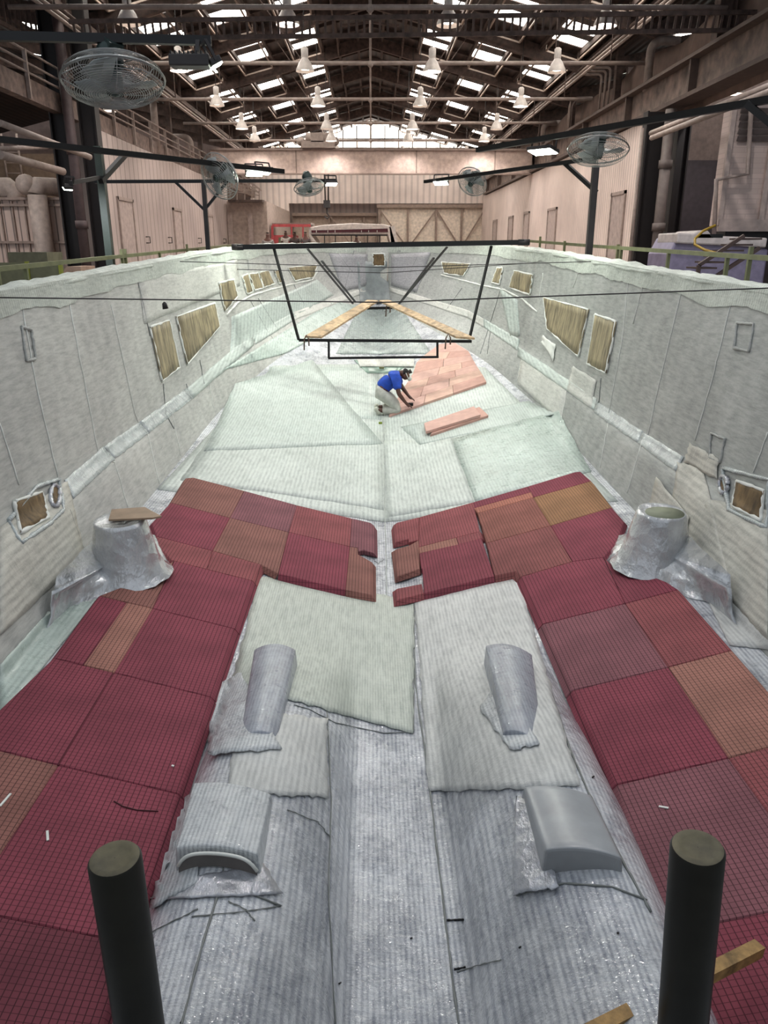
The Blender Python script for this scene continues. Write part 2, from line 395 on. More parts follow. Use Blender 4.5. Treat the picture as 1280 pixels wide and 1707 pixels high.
# ================================================================ crane, runways
t = thing('overhead_crane', 'pale overhead travelling crane bridge spanning the hall below the gable', 'crane')
MB().bb(-7.7, 7.8, 40.6, 41.4, 3.45, 4.5).obj('bridge_girder', plain('crane_cream', (178, 156, 146), .6), t)
m = MB()
for x in (-3.6, 2.2, 6.0): m.bb(x-.03, x+.03, 40.57, 40.62, 3.45, 4.5)
m.bb(-7.7, 7.8, 40.5, 40.6, 4.46, 4.55); m.bb(-7.7, 7.8, 40.5, 40.6, 3.4, 3.46); m.obj('girder_flange', plain('crane_edge', (130, 112, 104), .6), t)
hx = -2.55
m = MB(); m.bb(hx-.75, hx+.85, 40.3, 41.7, 4.55, 4.85); m.tube([(hx-.55, 40.6, 5.0), (hx+.6, 40.6, 5.0)], .24, 14); m.ball((hx-.8, 40.6, 4.85), .2); m.ball((hx+.85, 40.6, 4.85), .2); m.bb(hx-.3, hx+.3, 40.3, 40.9, 4.8, 5.2)
m.obj('hoist_trolley', plain('trolley_grey', (140, 125, 118), .5), t)
m = MB(); p = PY(545, 352, 41)
for dx in (-.1, .12): m.tube([(p.x+dx, 41, 4.55), (p.x+dx*.7, 41, p.z+.45)], .035, 5)
m.obj('hoist_chain', STEEL, t)
m = MB(); m.bb(p.x-.16, p.x+.16, 40.85, 41.15, p.z+.15, p.z+.5); m.tube([(p.x, 41, p.z+.15), (p.x, 41, p.z-.1), (p.x+.12, 41, p.z-.25), (p.x, 41, p.z-.35), (p.x-.12, 41, p.z-.25)], .04, 6)
m.obj('hook_block', STEEL, t)
# right runway girder
gm = plain('stained_girder_paint', (118, 100, 92), .7, 0, .35, 3)
t = thing('runway_girder', 'stained brown crane runway girder along the top of the right wall', 'girder')
m = MB(); m.bb(Wx+.1, Wx+.2, 8, 57, 3.6, 4.35); m.obj('web', gm, t)
m = MB(); m.bb(Wx-.15, Wx+.4, 8, 57, 3.5, 3.6); m.bb(Wx-.15, Wx+.4, 8, 57, 4.35, 4.42); m.bb(Wx, Wx+.08, 8, 57, 4.42, 4.52); m.obj('flange', plain('girder_edge', (90, 74, 68), .7), t)
for y in range(11, 57, 5): MB().bb(Wx-.1, Wx+.1, y, y+.1, 3.6, 4.35).obj('stiffener', MC['girder_edge'], t)
# left runway girder with handrails
t = thing('runway_girder', 'dusty crane runway girder with three handrails along the top of the left wall', 'girder')
m = MB(); m.bb(-Wx-.35, -Wx-.1, 6, 57, 3.3, 3.75); m.obj('web', plain('dusty_girder', (112, 94, 86), .7, 0, .3), t)
for i, z in enumerate((3.85, 4.05, 4.3)): MB().tube([(-Wx-.05, 6, z), (-Wx-.05, 57, z)], .028, 6).obj('handrail', PIPE, t)
for y in [7.5+2.1*i for i in range(24)]: MB().bb(-Wx-.09, -Wx-.01, y, y+.07, 3.3, 4.32).obj('rail_post', PIPE, t)
# upper longitudinal trays and gutter beams
for s, nm, Z in ((1, 'right', 6.0), (-1, 'left', 5.45)):
    t = thing('cable_trunking', 'long bundle of pipes and trunking under the %s eaves' % nm, 'trunking')
    m = MB(); m.bb(s*7.55-.12, s*7.55+.12, 9, 57, Z, Z+.16); m.obj('tray', RAFT, t)
    for k in range(3): MB().tube([(s*(7.3-.02*k), 9, Z-.1-.13*k), (s*(7.3-.02*k), 57, Z-.1-.13*k)], .045, 6).obj('pipe', PIPE if k else RAFT, t)
    for y in range(10, 57, 3): MB().bb(s*7.5-.04, s*7.5+.04, y, y+.06, Z, roofz(7.5)+.02).obj('hanger', RAFT, t)
# cross cable ladder near the top of the picture
def ladder(name, label, a, b, wd, hd=0.0, n=60):
    t = thing(name, label, 'cable ladder'); a, b = Vector(a), Vector(b); d = b-a; side = Vector((0, wd, hd))
    for o in (0, 1): MB().bar(a+side*o, b+side*o, .06, .09).obj('side_rail', RAFT, t)
    m = MB()
    for i in range(n):
        p = a+d*(i+.5)/n; m.bar(p, p+side, .05, .03)
    m.obj('rungs', RAFT, t); return t
ladder('cable_ladder', 'long ladder-like cable tray crossing the hall just under the top of the picture', PY(115, 36, 19.5), PY(1290, 20, 19.5), .1, -.32, 90)
ladder('cable_ladder', 'wide cable ladder running away at the top left corner', (-9.3, 10, 5.0), (-8.3, 26, 5.0), 0.0, .7, 60)
# hanging dust sheet right, above the girder
k = 26; m = MB(); top = []; bot = []
for i in range(k+1):
    y = 18+i*1.5; top.append((8.45+.12*math.sin(i*1.9), y, 5.45+.12*math.sin(i*1.3)+random.uniform(-.05, .05))); bot.append((8.45+.05*math.sin(i*2.7), y, 3.4))
for i in range(k): m.add([top[i], top[i+1], bot[i+1], bot[i]], [(0, 1, 2, 3)], True)
o = m.obj('dust_sheet', TARP); o.modifiers.new('solid', 'SOLIDIFY').thickness = .01; tag(o, 'large beige dust sheet hanging behind the right crane girder', 'dust sheet')
# columns
def hcol(name, label, x, y, z0, z1, w_, mat, parts=True):
    t = thing(name, label, 'column')
    m = MB(); m.bb(x-w_/2, x+w_/2, y-.02, y+.02, z0, z1); m.obj('web', mat, t)
    for s in (-1, 1): MB().bb(x+s*w_/2-.02, x+s*w_/2+.02, y-.18, y+.18, z0, z1).obj('flange', mat, t)
    return t
hcol('steel_column', 'near-black steel column left of the pale plank wall, inner one', -7.3, 22.3, -1.75, 6.2, .4, DARKC)
hcol('steel_column', 'near-black steel column beside the ribbed tank panels', -8.05, 22.3, -1.75, 6.6, .4, DARKC)
hcol('steel_column', 'near-black steel column at the end of the right ribbed wall', 7.5, 22.4, -1.75, 3.4, .5, DARKC)
hcol('steel_column', 'near-black steel column right of the socketed drainpipe', 8.25, 22.4, -1.75, 3.4, .3, DARKC)
hcol('steel_column', 'dusty steel column rising to the roof above the right girder', 8.15, 20.3, 4.45, 6.3, .35, RAFT)
for i, (px, Y) in enumerate(((597, 30), (780, 37), (860, 44))):
    pass
for i, y in enumerate((28, 34, 40, 46)):
    for s, nm in ((-1, 'left'), (1, 'right')):
        o = MB().bb(s*8.05-.1, s*8.05+.1, y, y+.25, 3.4, 6.15).obj('roof_post', RAFT)
        tag(o, 'short dark post carrying the %s eaves, %s' % (nm, ['closest', 'second along', 'third along', 'farthest'][i]), 'post', 'eaves posts')
def pipe(label, pts, r, mat=PIPE, socket=None, name='drainpipe', cat='pipe'):
    o = MB().tube(pts, r, 12)
    t = thing(name, label, cat); pr_ = o.obj('pipe_run', mat, t)
    for z in (socket or []):
        MB().lathe([(r, -.1), (r*1.25, -.1), (r*1.25, .1), (r, .1)], (pts[0][0], pts[0][1], z), n=14).obj('socket', mat, pr_)
    return t
pipe('dusty socketed drainpipe against the dark columns, right side', [(7.75, 22.0, -1.75), (7.75, 22.0, 3.4)], .14, plain('dusty_drain', (112, 100, 96), .6), [.55, 2.1])
pipe('dusty socketed drainpipe against the dark columns, left side', [(-7.68, 21.9, -1.75), (-7.68, 21.9, 6)], .13, plain('mauve_drain', (86, 70, 70), .6), [.6, 2.4])
def elbow(p, r, h, d):   # swan neck
    p = Vector(p); pts = [p]
    for i in range(7):
        a = math.pi/2*i/6; pts.append(p+Vector((d*(r-r*math.cos(a)), 0, h+r*math.sin(a))))
    pts.append(pts[-1]+Vector((d*.5, 0, 0))); return pts
def ppath(l, x, px, py, h, r=.11): pass
p = PX(1078, 150, 8.0); pipe('pale swan-neck duct rising beside the upper right column', elbow((p.x, p.y, 4.3), .3, 1.0, 1), .12)
p = PX(950, 210, 8.0); pipe('pale swan-neck duct against the dust sheet, middle', elbow((p.x, p.y, 4.4), .3, .9, 1), .12)
p = PX(905, 225, 8.0); pipe('pale swan-neck duct against the dust sheet, far one', elbow((p.x, p.y, 4.4), .3, .8, 1), .12)
p = PX(255, 170, -8.0); pipe('pale duct rising behind the big fan', [(p.x, p.y, 3.4), (p.x, p.y, 5.6)], .13)
p = PX(316, 210, -8.0); pipe('pale swan-neck duct above the left runway', elbow((p.x, p.y, 3.6), .3, .8, -1), .12)
for i, px in enumerate((1000, 1007, 1014)):
    p = PX(px, 160, 7.95); pipe('thin pale conduit of three side by side on the dust sheet, %s' % ['left', 'middle', 'right'][i], elbow((p.x, p.y, 4.4), .12, 1.15, -1), .04, name='conduit', cat='conduit')
# pipes under right girder
for i, (a, b) in enumerate((((1085, 222), (1290, 140)), ((1086, 230), (1290, 150)))):
    pipe('pale steam pipe slanting along the right side, %s' % ['upper', 'lower'][i], [PX(a[0], a[1], 6.95-.15*i), PX(b[0], b[1], 6.95-.15*i)], .06, name='steam_pipe')
pipe('thin pale vertical pipe at the end of the right ribbed wall', [(7.15, 22.3, -1.75), (7.15, 22.3, 3.0)], .05, name='steam_pipe')
# ================================================================ left machinery : ribbed tank house
t = thing('spray_booth', 'pale ribbed panel booth with fat ducts on top, far left', 'booth')
bx0, bx1, by = -14.0, -9.0, 25.0
MB().bb(bx0, bx1, by, by+6, -1.75, 1.4).obj('panel_wall', corrug('booth_panel', (204, 182, 170), .22, 0, .6, sw=.1, bp=.1), t)
m = MB()
for i in range(14): m.bb(bx0+i*.36-.02, bx0+i*.36+.02, by-.08, by, -1.75, 1.35)
for z in (-.9, .15, 1.2, 1.38): m.bb(bx0, bx1, by-.12, by-.02, z, z+.07)
m.obj('rib', plain('booth_rib', (160, 140, 130), .6), t)
MB().tube([(-9.85, by-.35, -1.75), (-9.85, by-.35, 1.5)], .27, 16).obj('downpipe', CREAM, t)
m = MB(); m.tube([(-9.85, by-.35, 1.5), (-9.8, by-.3, 1.75), (-9.5, by+.2, 1.75), (-9.1, by+.9, 1.65)], .26, 14); m.ball((-10.15, by-.3, 1.78), .3); m.obj('duct', CREAM, t)
m = MB(); m.tube([(-12.6, by+.2, 1.75), (-10.85, by+.2, 1.75), (-10.7, by+.2, 1.6), (-10.7, by+.2, 1.35)], .27, 14); m.ball((-11.9, by, 1.8), .36); m.obj('duct', CREAM, t)
m = MB()
for x in (-10.65, -10.15): m.bb(x-.04, x+.04, by-.25, by-.17, -1.75, -.55)
m.bb(-10.69, -10.11, by-.25, by-.17, -.6, -.52); m.obj('hatch_frame', plain('rusty_brown', (105, 78, 68), .6), t)
o = MB().bb(-17, -8.2, 34, 34.3, 1.2, 3.6).obj('aisle_crane_girder', plain('aisle_beam', (120, 100, 84), .7)); tag(o, 'broad dusty beige crane girder behind the booth, left aisle', 'girder')
t = thing('access_ladder', 'small pale caged ladder against the dusty girder, left aisle', 'ladder')
m = MB()
for x in (-14.6, -14.0): m.tube([(x, 33.8, 1.9), (x, 33.8, 4.3)], .04, 6)
m.obj('stile', PIPE, t); m = MB()
for i in range(6): m.tube([(-14.6, 33.8, 2.1+i*.38), (-14.0, 33.8, 2.1+i*.38)], .025, 6)
m.obj('rung', PIPE, t)
for i, (a, b, r) in enumerate((((0, 258), (105, 286), .09), ((0, 205), (150, 262), .07), ((-5, 248), (80, 245), .05))):
    pipe('pale service pipe crossing the left aisle, %s' % ['thick low one', 'sloping upper one', 'level one'][i], [PY(a[0], a[1], 18), PY(b[0], b[1], 21)], r, name='service_pipe')
t = thing('green_screen', 'dull green welding screen low down at the left edge', 'screen')
MB().bb(-6.3, -5.2, 13.6, 13.64, -1.75, -.22).obj('screen_sheet', plain('green_canvas', (88, 88, 66), .8), t)
m = MB()
for x in (-6.3, -5.75, -5.2): m.bb(x-.025, x+.025, 13.55, 13.62, -1.75, -.2)
m.obj('screen_frame', plain('yellow_green_paint', (120, 124, 40), .6), t)
o = MB().prism([(-6.95, 17.3, -1.75), (-6.2, 17.3, -1.75), (-6.2, 17.3, -.36), (-6.5, 17.3, -.36), (-6.75, 17.3, -.7)], (0, .9, 0)).obj('mould_half', plain('tan_gelcoat', (168, 140, 122), .5)); tag(o, 'tan curved mould piece behind the green screen', 'mould')
o = MB().bb(-8.9, -7.95, 20, 21, -1.75, -.08).obj('green_cabinet', plain('olive_cabinet', (98, 98, 78), .6)); tag(o, 'olive green cabinet in front of the ribbed booth', 'cabinet')
# ================================================================ right cabin
t = thing('control_cabin', 'white-painted block cabin hung high at the right edge', 'cabin')
k = N('painted_blockwork'); br = k.n('ShaderNodeTexBrick'); br.inputs['Scale'].default_value = 1.0; br.inputs['Brick Width'].default_value = .4; br.inputs['Row Height'].default_value = .1; br.inputs['Mortar Size'].default_value = .008
br.inputs['Color1'].default_value = srgb((196, 176, 168)); br.inputs['Color2'].default_value = srgb((182, 164, 156)); br.inputs['Mortar'].default_value = srgb((176, 158, 151))
mp = k.mapping((1, 1, 1), (math.pi/2, 0, 0)); k.l(mp, br.inputs[0]); k.col(br.outputs[0]); k.rough(.7)
c0 = PY(1195, 376, 17.5); c1 = PY(1213, 172, 17.5)
MB().bb(c0.x, c0.x+4.5, 17.5, 17.9, c0.z, 2.85).obj('block_wall', k.m, t)
m = MB(); 
for x in (c0.x+.02, c0.x+.9, c0.x+2.0): m.bb(x-.05, x+.05, 17.42, 17.5, c0.z, 2.85)
m.bb(c0.x, c0.x+4, 17.4, 17.5, c0.z-.12, c0.z+.12); m.obj('cabin_trim', plain('cabin_trim', (176, 158, 150), .5), t)
m = MB()
for z in [2.15+i*.13 for i in range(5)]: m.box((c0.x+1.0, 17.42, z), (1.7, .03, .1), Matrix.Rotation(.5, 3, 'X'))
m.obj('louvre', plain('grimy_glass', (96, 86, 84), .3), t)
m = MB(); m.tube([PY(1190, 392, 17.3), PY(1194, 300, 17.3), PY(1246, 290, 17.3), PY(1252, 180, 17.3)], .05, 8); m.obj('conduit', PIPE, t)
m = MB(); m.bb(c0.x+.2, c0.x+4.5, 17.5, 17.9, c0.z-.5, c0.z-.12); m.bb(c0.x+.9, c0.x+4.5, 17.6, 17.9, .25, c0.z-.5); m.bb(c0.x+2.2, c0.x+4.5, 18.8, 19.4, -1.75, c0.z-.12); m.obj('cabin_support_and_shade', plain('void_shade_and_steel', (20, 17, 18), .7), t)  # near-black blocks stand for supports and for the shade below the cabin
o = MB().bb(9.3, 16, 30, 30.1, -1.75, 3.0).obj('plastic_curtain', plain('dark_purple_plastic', (66, 56, 60), .5)); tag(o, 'dark purple-grey plastic curtain behind the right columns', 'curtain')
o = MB().bb(9.0, 16, 30.3, 30.5, 2.8, 6).obj('sheet_partition', plain('mauve_sheet', (138, 120, 114), .7)); tag(o, 'pale mauve sheet partition above the dark curtain', 'partition')
t = thing('boat_moulding', 'white and lilac boat moulding standing low behind the right rail', 'moulding')
q = PY(1112, 440, 16.0); q2 = PY(1200, 398, 16.0)
MB().prism([(q.x, 16, -1.75), (q2.x+1.0, 16, -1.75), (q2.x+1.0, 16, .0), (q2.x-.1, 16, .12), (q2.x-.2, 16, .2), (q.x+.15, 16, .22), (q.x, 16, -.1)], (0, 1.2, 0)).obj('hull_side', plain('lilac_film', (134, 126, 152), .35), t, bevel=.04)
MB().prism([(q.x+.1, 15.9, .1), (q2.x+.9, 15.9, .02), (q2.x+.9, 15.9, .2), (q2.x-.2, 15.9, .24), (q2.x-.3, 15.9, .34), (q.x+.5, 15.9, .34), (q.x+.4, 15.9, .28), (q.x+.1, 15.9, .3)], (0, 1.1, 0)).obj('deck_edge', plain('white_gelcoat', (205, 195, 192), .3), t, bevel=.03)
m = MB(); m.bb(q.x+.5, q.x+1.0, 16.86, 15.9, .2, .27); m.bb(q.x+1.9, q.x+2.2, 16.86, 15.9, .05, .14); m.obj('port_slot', BLACK, t)
hz = thing('air_hose', 'yellow air hose looping over the right guard rail', 'hose')
MB().tube([PY(1192, 376, 15), PY(1172, 385, 14.9), PY(1158, 398, 14.8), PY(1158, 408, 14.6), PY(1175, 417, 14.3), PY(1200, 424, 13.9)], .025, 8).obj('hose_run', plain('yellow_hose', (150, 122, 40), .5), hz)
o = MB()
sa = PY(1165, 442, 14); sb = PY(1240, 393, 14); o.bar(sa, Vector((sa.x, sa.y, -1.75)), .06); o.bar(sa, sb, .06); o.bar(sa+Vector((.3, 0, -.2)), sb+Vector((.3, 0, -.2)), .06)
for i in range(6):
    p = sa.lerp(sb, i/5); o.box(p+Vector((.15, .25, -.05)), (.35, .5, .03))
o = o.obj('steel_steps', plain('brown_step_steel', (72, 56, 52), .6)); tag(o, 'dark steel steps rising under the white cabin', 'steps')
# ================================================================ HULL
XK = .15
ST = [  # Y, keel z, chine(h,z), ledge low(h,z), ledge top(h,z), knuckle(h,z), rim(h,z)
 (0.2, -3.20, 2.50, -2.68, 2.72, -2.12, 2.86, -1.98, 3.06, -1.0, 3.18, -.50),
 (4.0, -3.20, 2.55, -2.66, 2.75, -2.12, 2.88, -1.98, 3.06, -1.0, 3.18, -.42),
 (7.0, -3.20, 2.60, -2.62, 2.78, -2.12, 2.90, -1.98, 3.05, -1.0, 3.17, -.34),
 (9.5, -3.18, 2.64, -2.60, 2.80, -2.12, 2.91, -1.98, 3.03, -1.0, 3.13, -.26),
 (12., -3.05, 2.64, -2.52, 2.78, -2.05, 2.88, -1.92, 3.00, -.95, 3.06, -.17),
 (13.5, -2.88, 2.50, -2.40, 2.68, -1.92, 2.78, -1.79, 2.92, -.90, 2.94, -.10),
 (15.2, -2.62, 2.08, -2.10, 2.35, -1.72, 2.46, -1.58, 2.62, -.80, 2.70, -.03),
 (17.0, -2.32, 1.42, -1.80, 1.78, -1.50, 1.89, -1.39, 2.15, -.74, 2.42, .03),
 (18.5, -2.08, .98, -1.64, 1.40, -1.32, 1.50, -1.22, 1.78, -.68, 2.04, .06),
 (19.7, -1.82, .62, -1.46, .96, -1.16, 1.05, -1.07, 1.28, -.62, 1.48, .08),
 (20.6, -1.50, .34, -1.28, .44, -1.05, .50, -.97, .62, -.56, .74, .09),
 (20.9, -1.40, .22, -1.22, .26, -1.02, .27, -.95, .28, -.52, .30, .09)]
def cr(p0, p1, p2, p3, x0, x1, x2, x3, x):
    t = (x-x1)/(x2-x1); m1 = (p2-p0)/(x2-x0)*(x2-x1); m2 = (p3-p1)/(x3-x1)*(x2-x1)
    return (2*t**3-3*t*t+1)*p1+(t**3-2*t*t+t)*m1+(-2*t**3+3*t*t)*p2+(t**3-t*t)*m2
def station(Y):
    Y = max(ST[0][0], min(ST[-1][0]-1e-6, Y)); i = max(j for j in range(len(ST)-1) if ST[j][0] <= Y)
    a = ST[max(i-1, 0)]; b = ST[i]; c = ST[i+1]; d = ST[min(i+2, len(ST)-1)]
    xa = a[0] if i > 0 else b[0]-1; xd = d[0] if i+2 < len(ST) else c[0]+1
    return [cr(a[k], b[k], c[k], d[k], xa, b[0], c[0], xd, Y) for k in range(1, 12)]
def sm(t): t = max(0, min(1, t)); return t*t*(3-2*t)
def hump(h, Y):   # shaft tunnels, domed
    a = abs(h)-.74; g = sm((6.0-Y)/2.9)
    if g <= 0: return 0
    hw = .40 + .05*g; u = abs(a)/hw
    if u >= 1: return 0
    return g*.50*(1-u**2.2)**.62
def bott(h, Y, hp=True):
    s = station(Y); t = min(1, abs(h)/s[1]); base = s[0]+(s[2]-s[0])*(t - .03*math.sin(math.pi*t)*0)
    # keel flat
    base += .03*max(0, 1-abs(h)/.18)
    return base + (hump(h, Y) if hp else 0)
def walls(Y):
    s = station(Y); P = [(s[1], s[2]), (s[3], s[4]), (s[5], s[6]), (s[7], s[8]), (s[9], s[10])]; out = []
    for i, n_ in enumerate((6, 3, 8, 6)):
        a, b = P[i], P[i+1]
        for j in range(n_):
            t = j/n_; out.append((a[0]+(b[0]-a[0])*t, a[1]+(b[1]-a[1])*t))
    out.append(P[4]); return out
NB = 72
ys = [.2+.1*i for i in range(70)]+[7.2+.2*i for i in range(69)]+[20.9]
def wrinkle(x, y, z):
    if y > 9: return 0
    f = sm((9-y)/5)
    v = Vector((x*3.2, y*3.0, z*3)); return f*(.012*noise.noise(v)+.006*noise.noise(v*3.1))
def floor_mesh(hp=True, wr=True):
    m = MB(); vs = []; fs = []; n = 2*NB+1
    for Y in ys:
        s = station(Y)
        for i in range(-NB, NB+1):
            h = s[1]*i/NB; z = bott(h, Y, hp); vs.append((XK+h, Y, z+(wrinkle(h, Y, z) if wr else 0)))
    for j in range(len(ys)-1):
        for i in range(n-1): fs.append((j*n+i, j*n+i+1, (j+1)*n+i+1, (j+1)*n+i))
    return m.add(vs, fs, True)
def wall_mesh(sg):
    m = MB(); vs = []; fs = []; n = 24
    for Y in ys:
        for (h, z) in walls(Y): vs.append((XK+sg*h, Y, z))
    for j in range(len(ys)-1):
        for i in range(n-1): fs.append((j*n+i, j*n+i+1, (j+1)*n+i+1, (j+1)*n+i))
    return m.add(vs, fs, True)
def bvh(*ms):
    v = []; f = []
    for m in ms: o = len(v); v += m.v; f += [tuple(i+o for i in q) for q in m.f]
    return BVHTree.FromPolygons([Vector(p) for p in v], f)
wl, wr_ = wall_mesh(-1), wall_mesh(1)
stemm = MB(); s_ = station(20.9); stemm.add([(XK-s_[1], 20.9, s_[0]), (XK+s_[1], 20.9, s_[0]), (XK+s_[9], 20.9, s_[10]), (XK-s_[9], 20.9, s_[10])], [(0, 1, 2, 3)])
B_ALL = bvh(floor_mesh(True, True), wl, wr_, stemm); B_BASE = bvh(floor_mesh(False, False), wl, wr_, stemm)
def hit(px, py, lift=0.0, base=False, tree=None):
    d = ray(px, py); r = (tree or (B_BASE if base else B_ALL)).ray_cast(Vector((0, 0, 0)), d)
    if r[0] is None: return None, None
    n_ = r[1] if r[1].dot(d) < 0 else -r[1]
    return r[0] - d*(lift/max(.08, -n_.dot(d))) if lift else r[0], n_
G_FLOOR = glass('stitched_glass_cloth', (228, 230, 234), .026, 0, .1, (.3, .6), .7, .8, .4, wscale=12, ss=.85, wet=.42, sc=.75)
G_FWD = glass('pale_green_glass_cloth', (202, 209, 203), .05, 0, .05, (.35, .6), .45, .25)
G_WALL = glass('cured_grey_glass', (176, 178, 174), .3, 1, .06, (.4, .62), .4, .12, wscale=3, ss=.15)
G_WHITE = glass('dry_white_glass', (212, 212, 205), .045, 1, .04, (.5, .7), .35, .25)
G_GREEN = glass('wet_green_glass', (190, 204, 196), .04, 0, .06, (.2, .45), .6, .3, .1)
G_LOOSE = glass('cream_loose_cloth', (210, 211, 208), .03, 0, .06, (.4, .65), .4, .4)
G_WET = foil('wet_resin_cloth', (190, 193, 200), 12, .03, .2)
G_LEDGE = glass('shiny_ledge_tape', (186, 194, 194), .03, 1, .06, (.15, .4), .7, .3, .4)
hull = thing('boat_hull_mould', 'large pale boat hull being laid up in glass cloth, filling the pit', 'boat hull')
floor_o = floor_mesh().obj('bottom_shell', G_FLOOR, hull)
wl.obj('side_shell', glass('cured_glass_lit_side', (192, 193, 188), .3, 1, .06, (.4, .62), .4, .12, wscale=3, ss=.15), hull); wr_.obj('side_shell', G_WALL, hull); stemm.obj('stem_panel', G_WHITE, hull)  # left shell: paler copy of the wall glass, stronger light put in its colour
# outer skin and rim roll
for sg in (-1, 1):
    m = MB(); vs = []; fs = []
    for Y in ys[::3]+[20.9]:
        s = station(Y); prof = [(s[9]+.02, s[10]), (s[9]+.28, s[10]-.02), (s[9]+.34, s[10]-.5), (s[3]+.3, s[4]), (s[1]+.2, s[2]-.1), (0, s[0]-.12)]
        for h, z in prof: vs.append((XK+sg*h, Y, z))
    L = len(vs)//6
    for j in range(L-1):
        for i in range(5): fs.append((j*6+i, j*6+i+1, (j+1)*6+i+1, (j+1)*6+i))
    m.add(vs, fs, True).obj('outer_skin', plain('mould_outer_green', (120, 126, 116), .6), hull)
    m = MB(); vs = []; fs = []; yy = [.2+.1*i for i in range(208)]; n = 14
    for Y in yy:
        s = station(Y)
        for kk in range(n):
            a = 2*math.pi*kk/n; c = Vector((XK+sg*(s[9]+.12), Y, s[10]+.0))
            r1 = .15*(1+.18*noise.noise(Vector((Y*2.3, math.cos(a)*1.5, math.sin(a)*1.5+sg*5)))); r2 = .055*(1+.6*noise.noise(Vector((Y*3.5, a, sg*3))))
            vs.append(c+Vector((math.cos(a)*r1, 0, math.sin(a)*r2)))
    for j in range(len(yy)-1):
        for kk in range(n): fs.append((j*n+kk, j*n+(kk+1) % n, (j+1)*n+(kk+1) % n, (j+1)*n+kk))
    m.add(vs, fs, True).obj('rim_roll', glass('rim_cloth', (206, 212, 202), .04, 1, .08, (.45, .7), .4, .6), hull)
    # frayed hanging edge of cloth below the rim
    m = MB(); a = []; b = []
    for i in range(190):
        Y = 2+.1*i; s = station(Y); h = s[9]-.02; t = .16+.06*noise.noise(Vector((Y*1.1, sg*7, 0)))+.02*random.random()
        hz_ = s[7]+(s[9]-s[7])*(1-t/max(.3, s[10]-s[8])); a.append((XK+sg*(h), Y, s[10]+.03)); b.append((XK+sg*(hz_-.012), Y, s[10]-t))
    for i in range(189): m.add([a[i], a[i+1], b[i+1], b[i]], [(0, 1, 2, 3)], True)
    m.obj('rim_flap', MC['rim_cloth'], hull)
# transom behind the lens side
s_ = station(.2); MB().add([(XK-s_[9], .2, s_[10]), (XK-s_[1], .2, s_[2]), (XK, .2, s_[0]), (XK+s_[1], .2, s_[2]), (XK+s_[9], .2, s_[10])][0:5], [(0, 1, 2, 3, 4)]).obj('transom', G_WALL, hull)
# cloth plies and patches on the shell; corners given as they appear, laid on the shell by ray
def patch(name, corners, mat, lift=.006, n=(12, 12), rag=.0, parent=hull, label=None, thick=.006, base=False, zfun=None):
    A, B, C, D = corners; nx, ny = n; g = []
    for j in range(ny+1):
        row = []
        for i in range(nx+1):
            u, v = i/nx, j/ny; edge = (i in (0, nx) or j in (0, ny))
            x = (A[0]*(1-u)+B[0]*u)*(1-v)+(D[0]*(1-u)+C[0]*u)*v; y = (A[1]*(1-u)+B[1]*u)*(1-v)+(D[1]*(1-u)+C[1]*u)*v
            if edge and rag: x += random.uniform(-rag, rag); y += random.uniform(-rag, rag)
            p, nn = hit(x, y, lift, base)
            if p is None: p = row[-1] if row else PZ(x, y, -2.6)
            if zfun: p = p+Vector((0, 0, zfun(u, v)))
            row.append(p)
        g.append(row)
    m = MB(); W_ = nx+1; m.add([p for r in g for p in r], [(j*W_+i, j*W_+i+1, (j+1)*W_+i+1, (j+1)*W_+i) for j in range(ny) for i in range(nx)], True)
    o = m.obj(name, mat, parent); md = o.modifiers.new('solid', 'SOLIDIFY'); md.thickness = thick; md.offset = 0
    if label: o['label'] = label
    return o
def seam(pts, mat, r=.007, wob=.6, parent=hull, lift=.004, name='cloth_seam', label=None, sub=8):
    P = []
    for i in range(len(pts)-1):
        for k_ in range(sub):
            t = k_/sub; x = pts[i][0]+(pts[i+1][0]-pts[i][0])*t+random.uniform(-wob, wob); y = pts[i][1]+(pts[i+1][1]-pts[i][1])*t+random.uniform(-wob, wob)*.5
            p, _ = hit(x, y, lift)
            if p is not None: P.append(p)
    p, _ = hit(pts[-1][0], pts[-1][1], lift)
    if p is not None: P.append(p)
    # drop jumps
    Q = [P[0]]
    for p in P[1:]:
        if .003 < (p-Q[-1]).length < 1.5: Q.append(p)
    if len(Q) < 3: return
    o = MB().tube(Q, [r*random.uniform(.6, 1.3) for _ in Q], 5).obj(name, mat, parent)
    if label: o['label'] = label
    return o
WHT = plain('white_frayed_glass', (228, 230, 224), .7, 0, .05)
GRYS = plain('grey_resin_line', (120, 124, 122), .5)
# forward floor plies
patch('glass_ply', [(455, 610), (640, 606), (642, 870), (262, 815)], G_FWD, .003, n=(24, 24), rag=.5)
patch('glass_ply', [(640, 606), (808, 612), (1030, 835), (642, 870)], G_FWD, .003, n=(24, 24), rag=.5)
patch('glass_ply', [(352, 725), (640, 720), (640, 850), (300, 800)], G_FWD, .005, rag=1, label='striped pale cloth across the left floor')
patch('glass_ply', [(392, 640), (520, 600), (638, 740), (340, 752)], glass('milky_green_cloth', (192, 202, 196), .04, 0, .04, (.3, .5), .5, .2), .008, rag=1)
patch('glass_ply', [(640, 735), (752, 730), (790, 838), (648, 862)], G_FWD, .006, rag=1)
patch('glass_ply', [(752, 732), (930, 685), (985, 786), (792, 836)], G_GREEN, .009, rag=1, label='wet greenish cloth on the right floor')
patch('glass_ply', [(668, 712), (880, 668), (925, 690), (700, 742)], MC['milky_green_cloth'], .007, rag=.8)
patch('glass_ply', [(450, 612), (632, 612), (636, 700), (430, 690)], MC['milky_green_cloth'], .004, rag=.8)
patch('glass_ply', [(590, 600), (690, 600), (660, 622), (612, 622)], plain('clear_green_resin', (150, 172, 160), .15), .012, n=(6, 4), label='dark wet triangle under the scaffold')
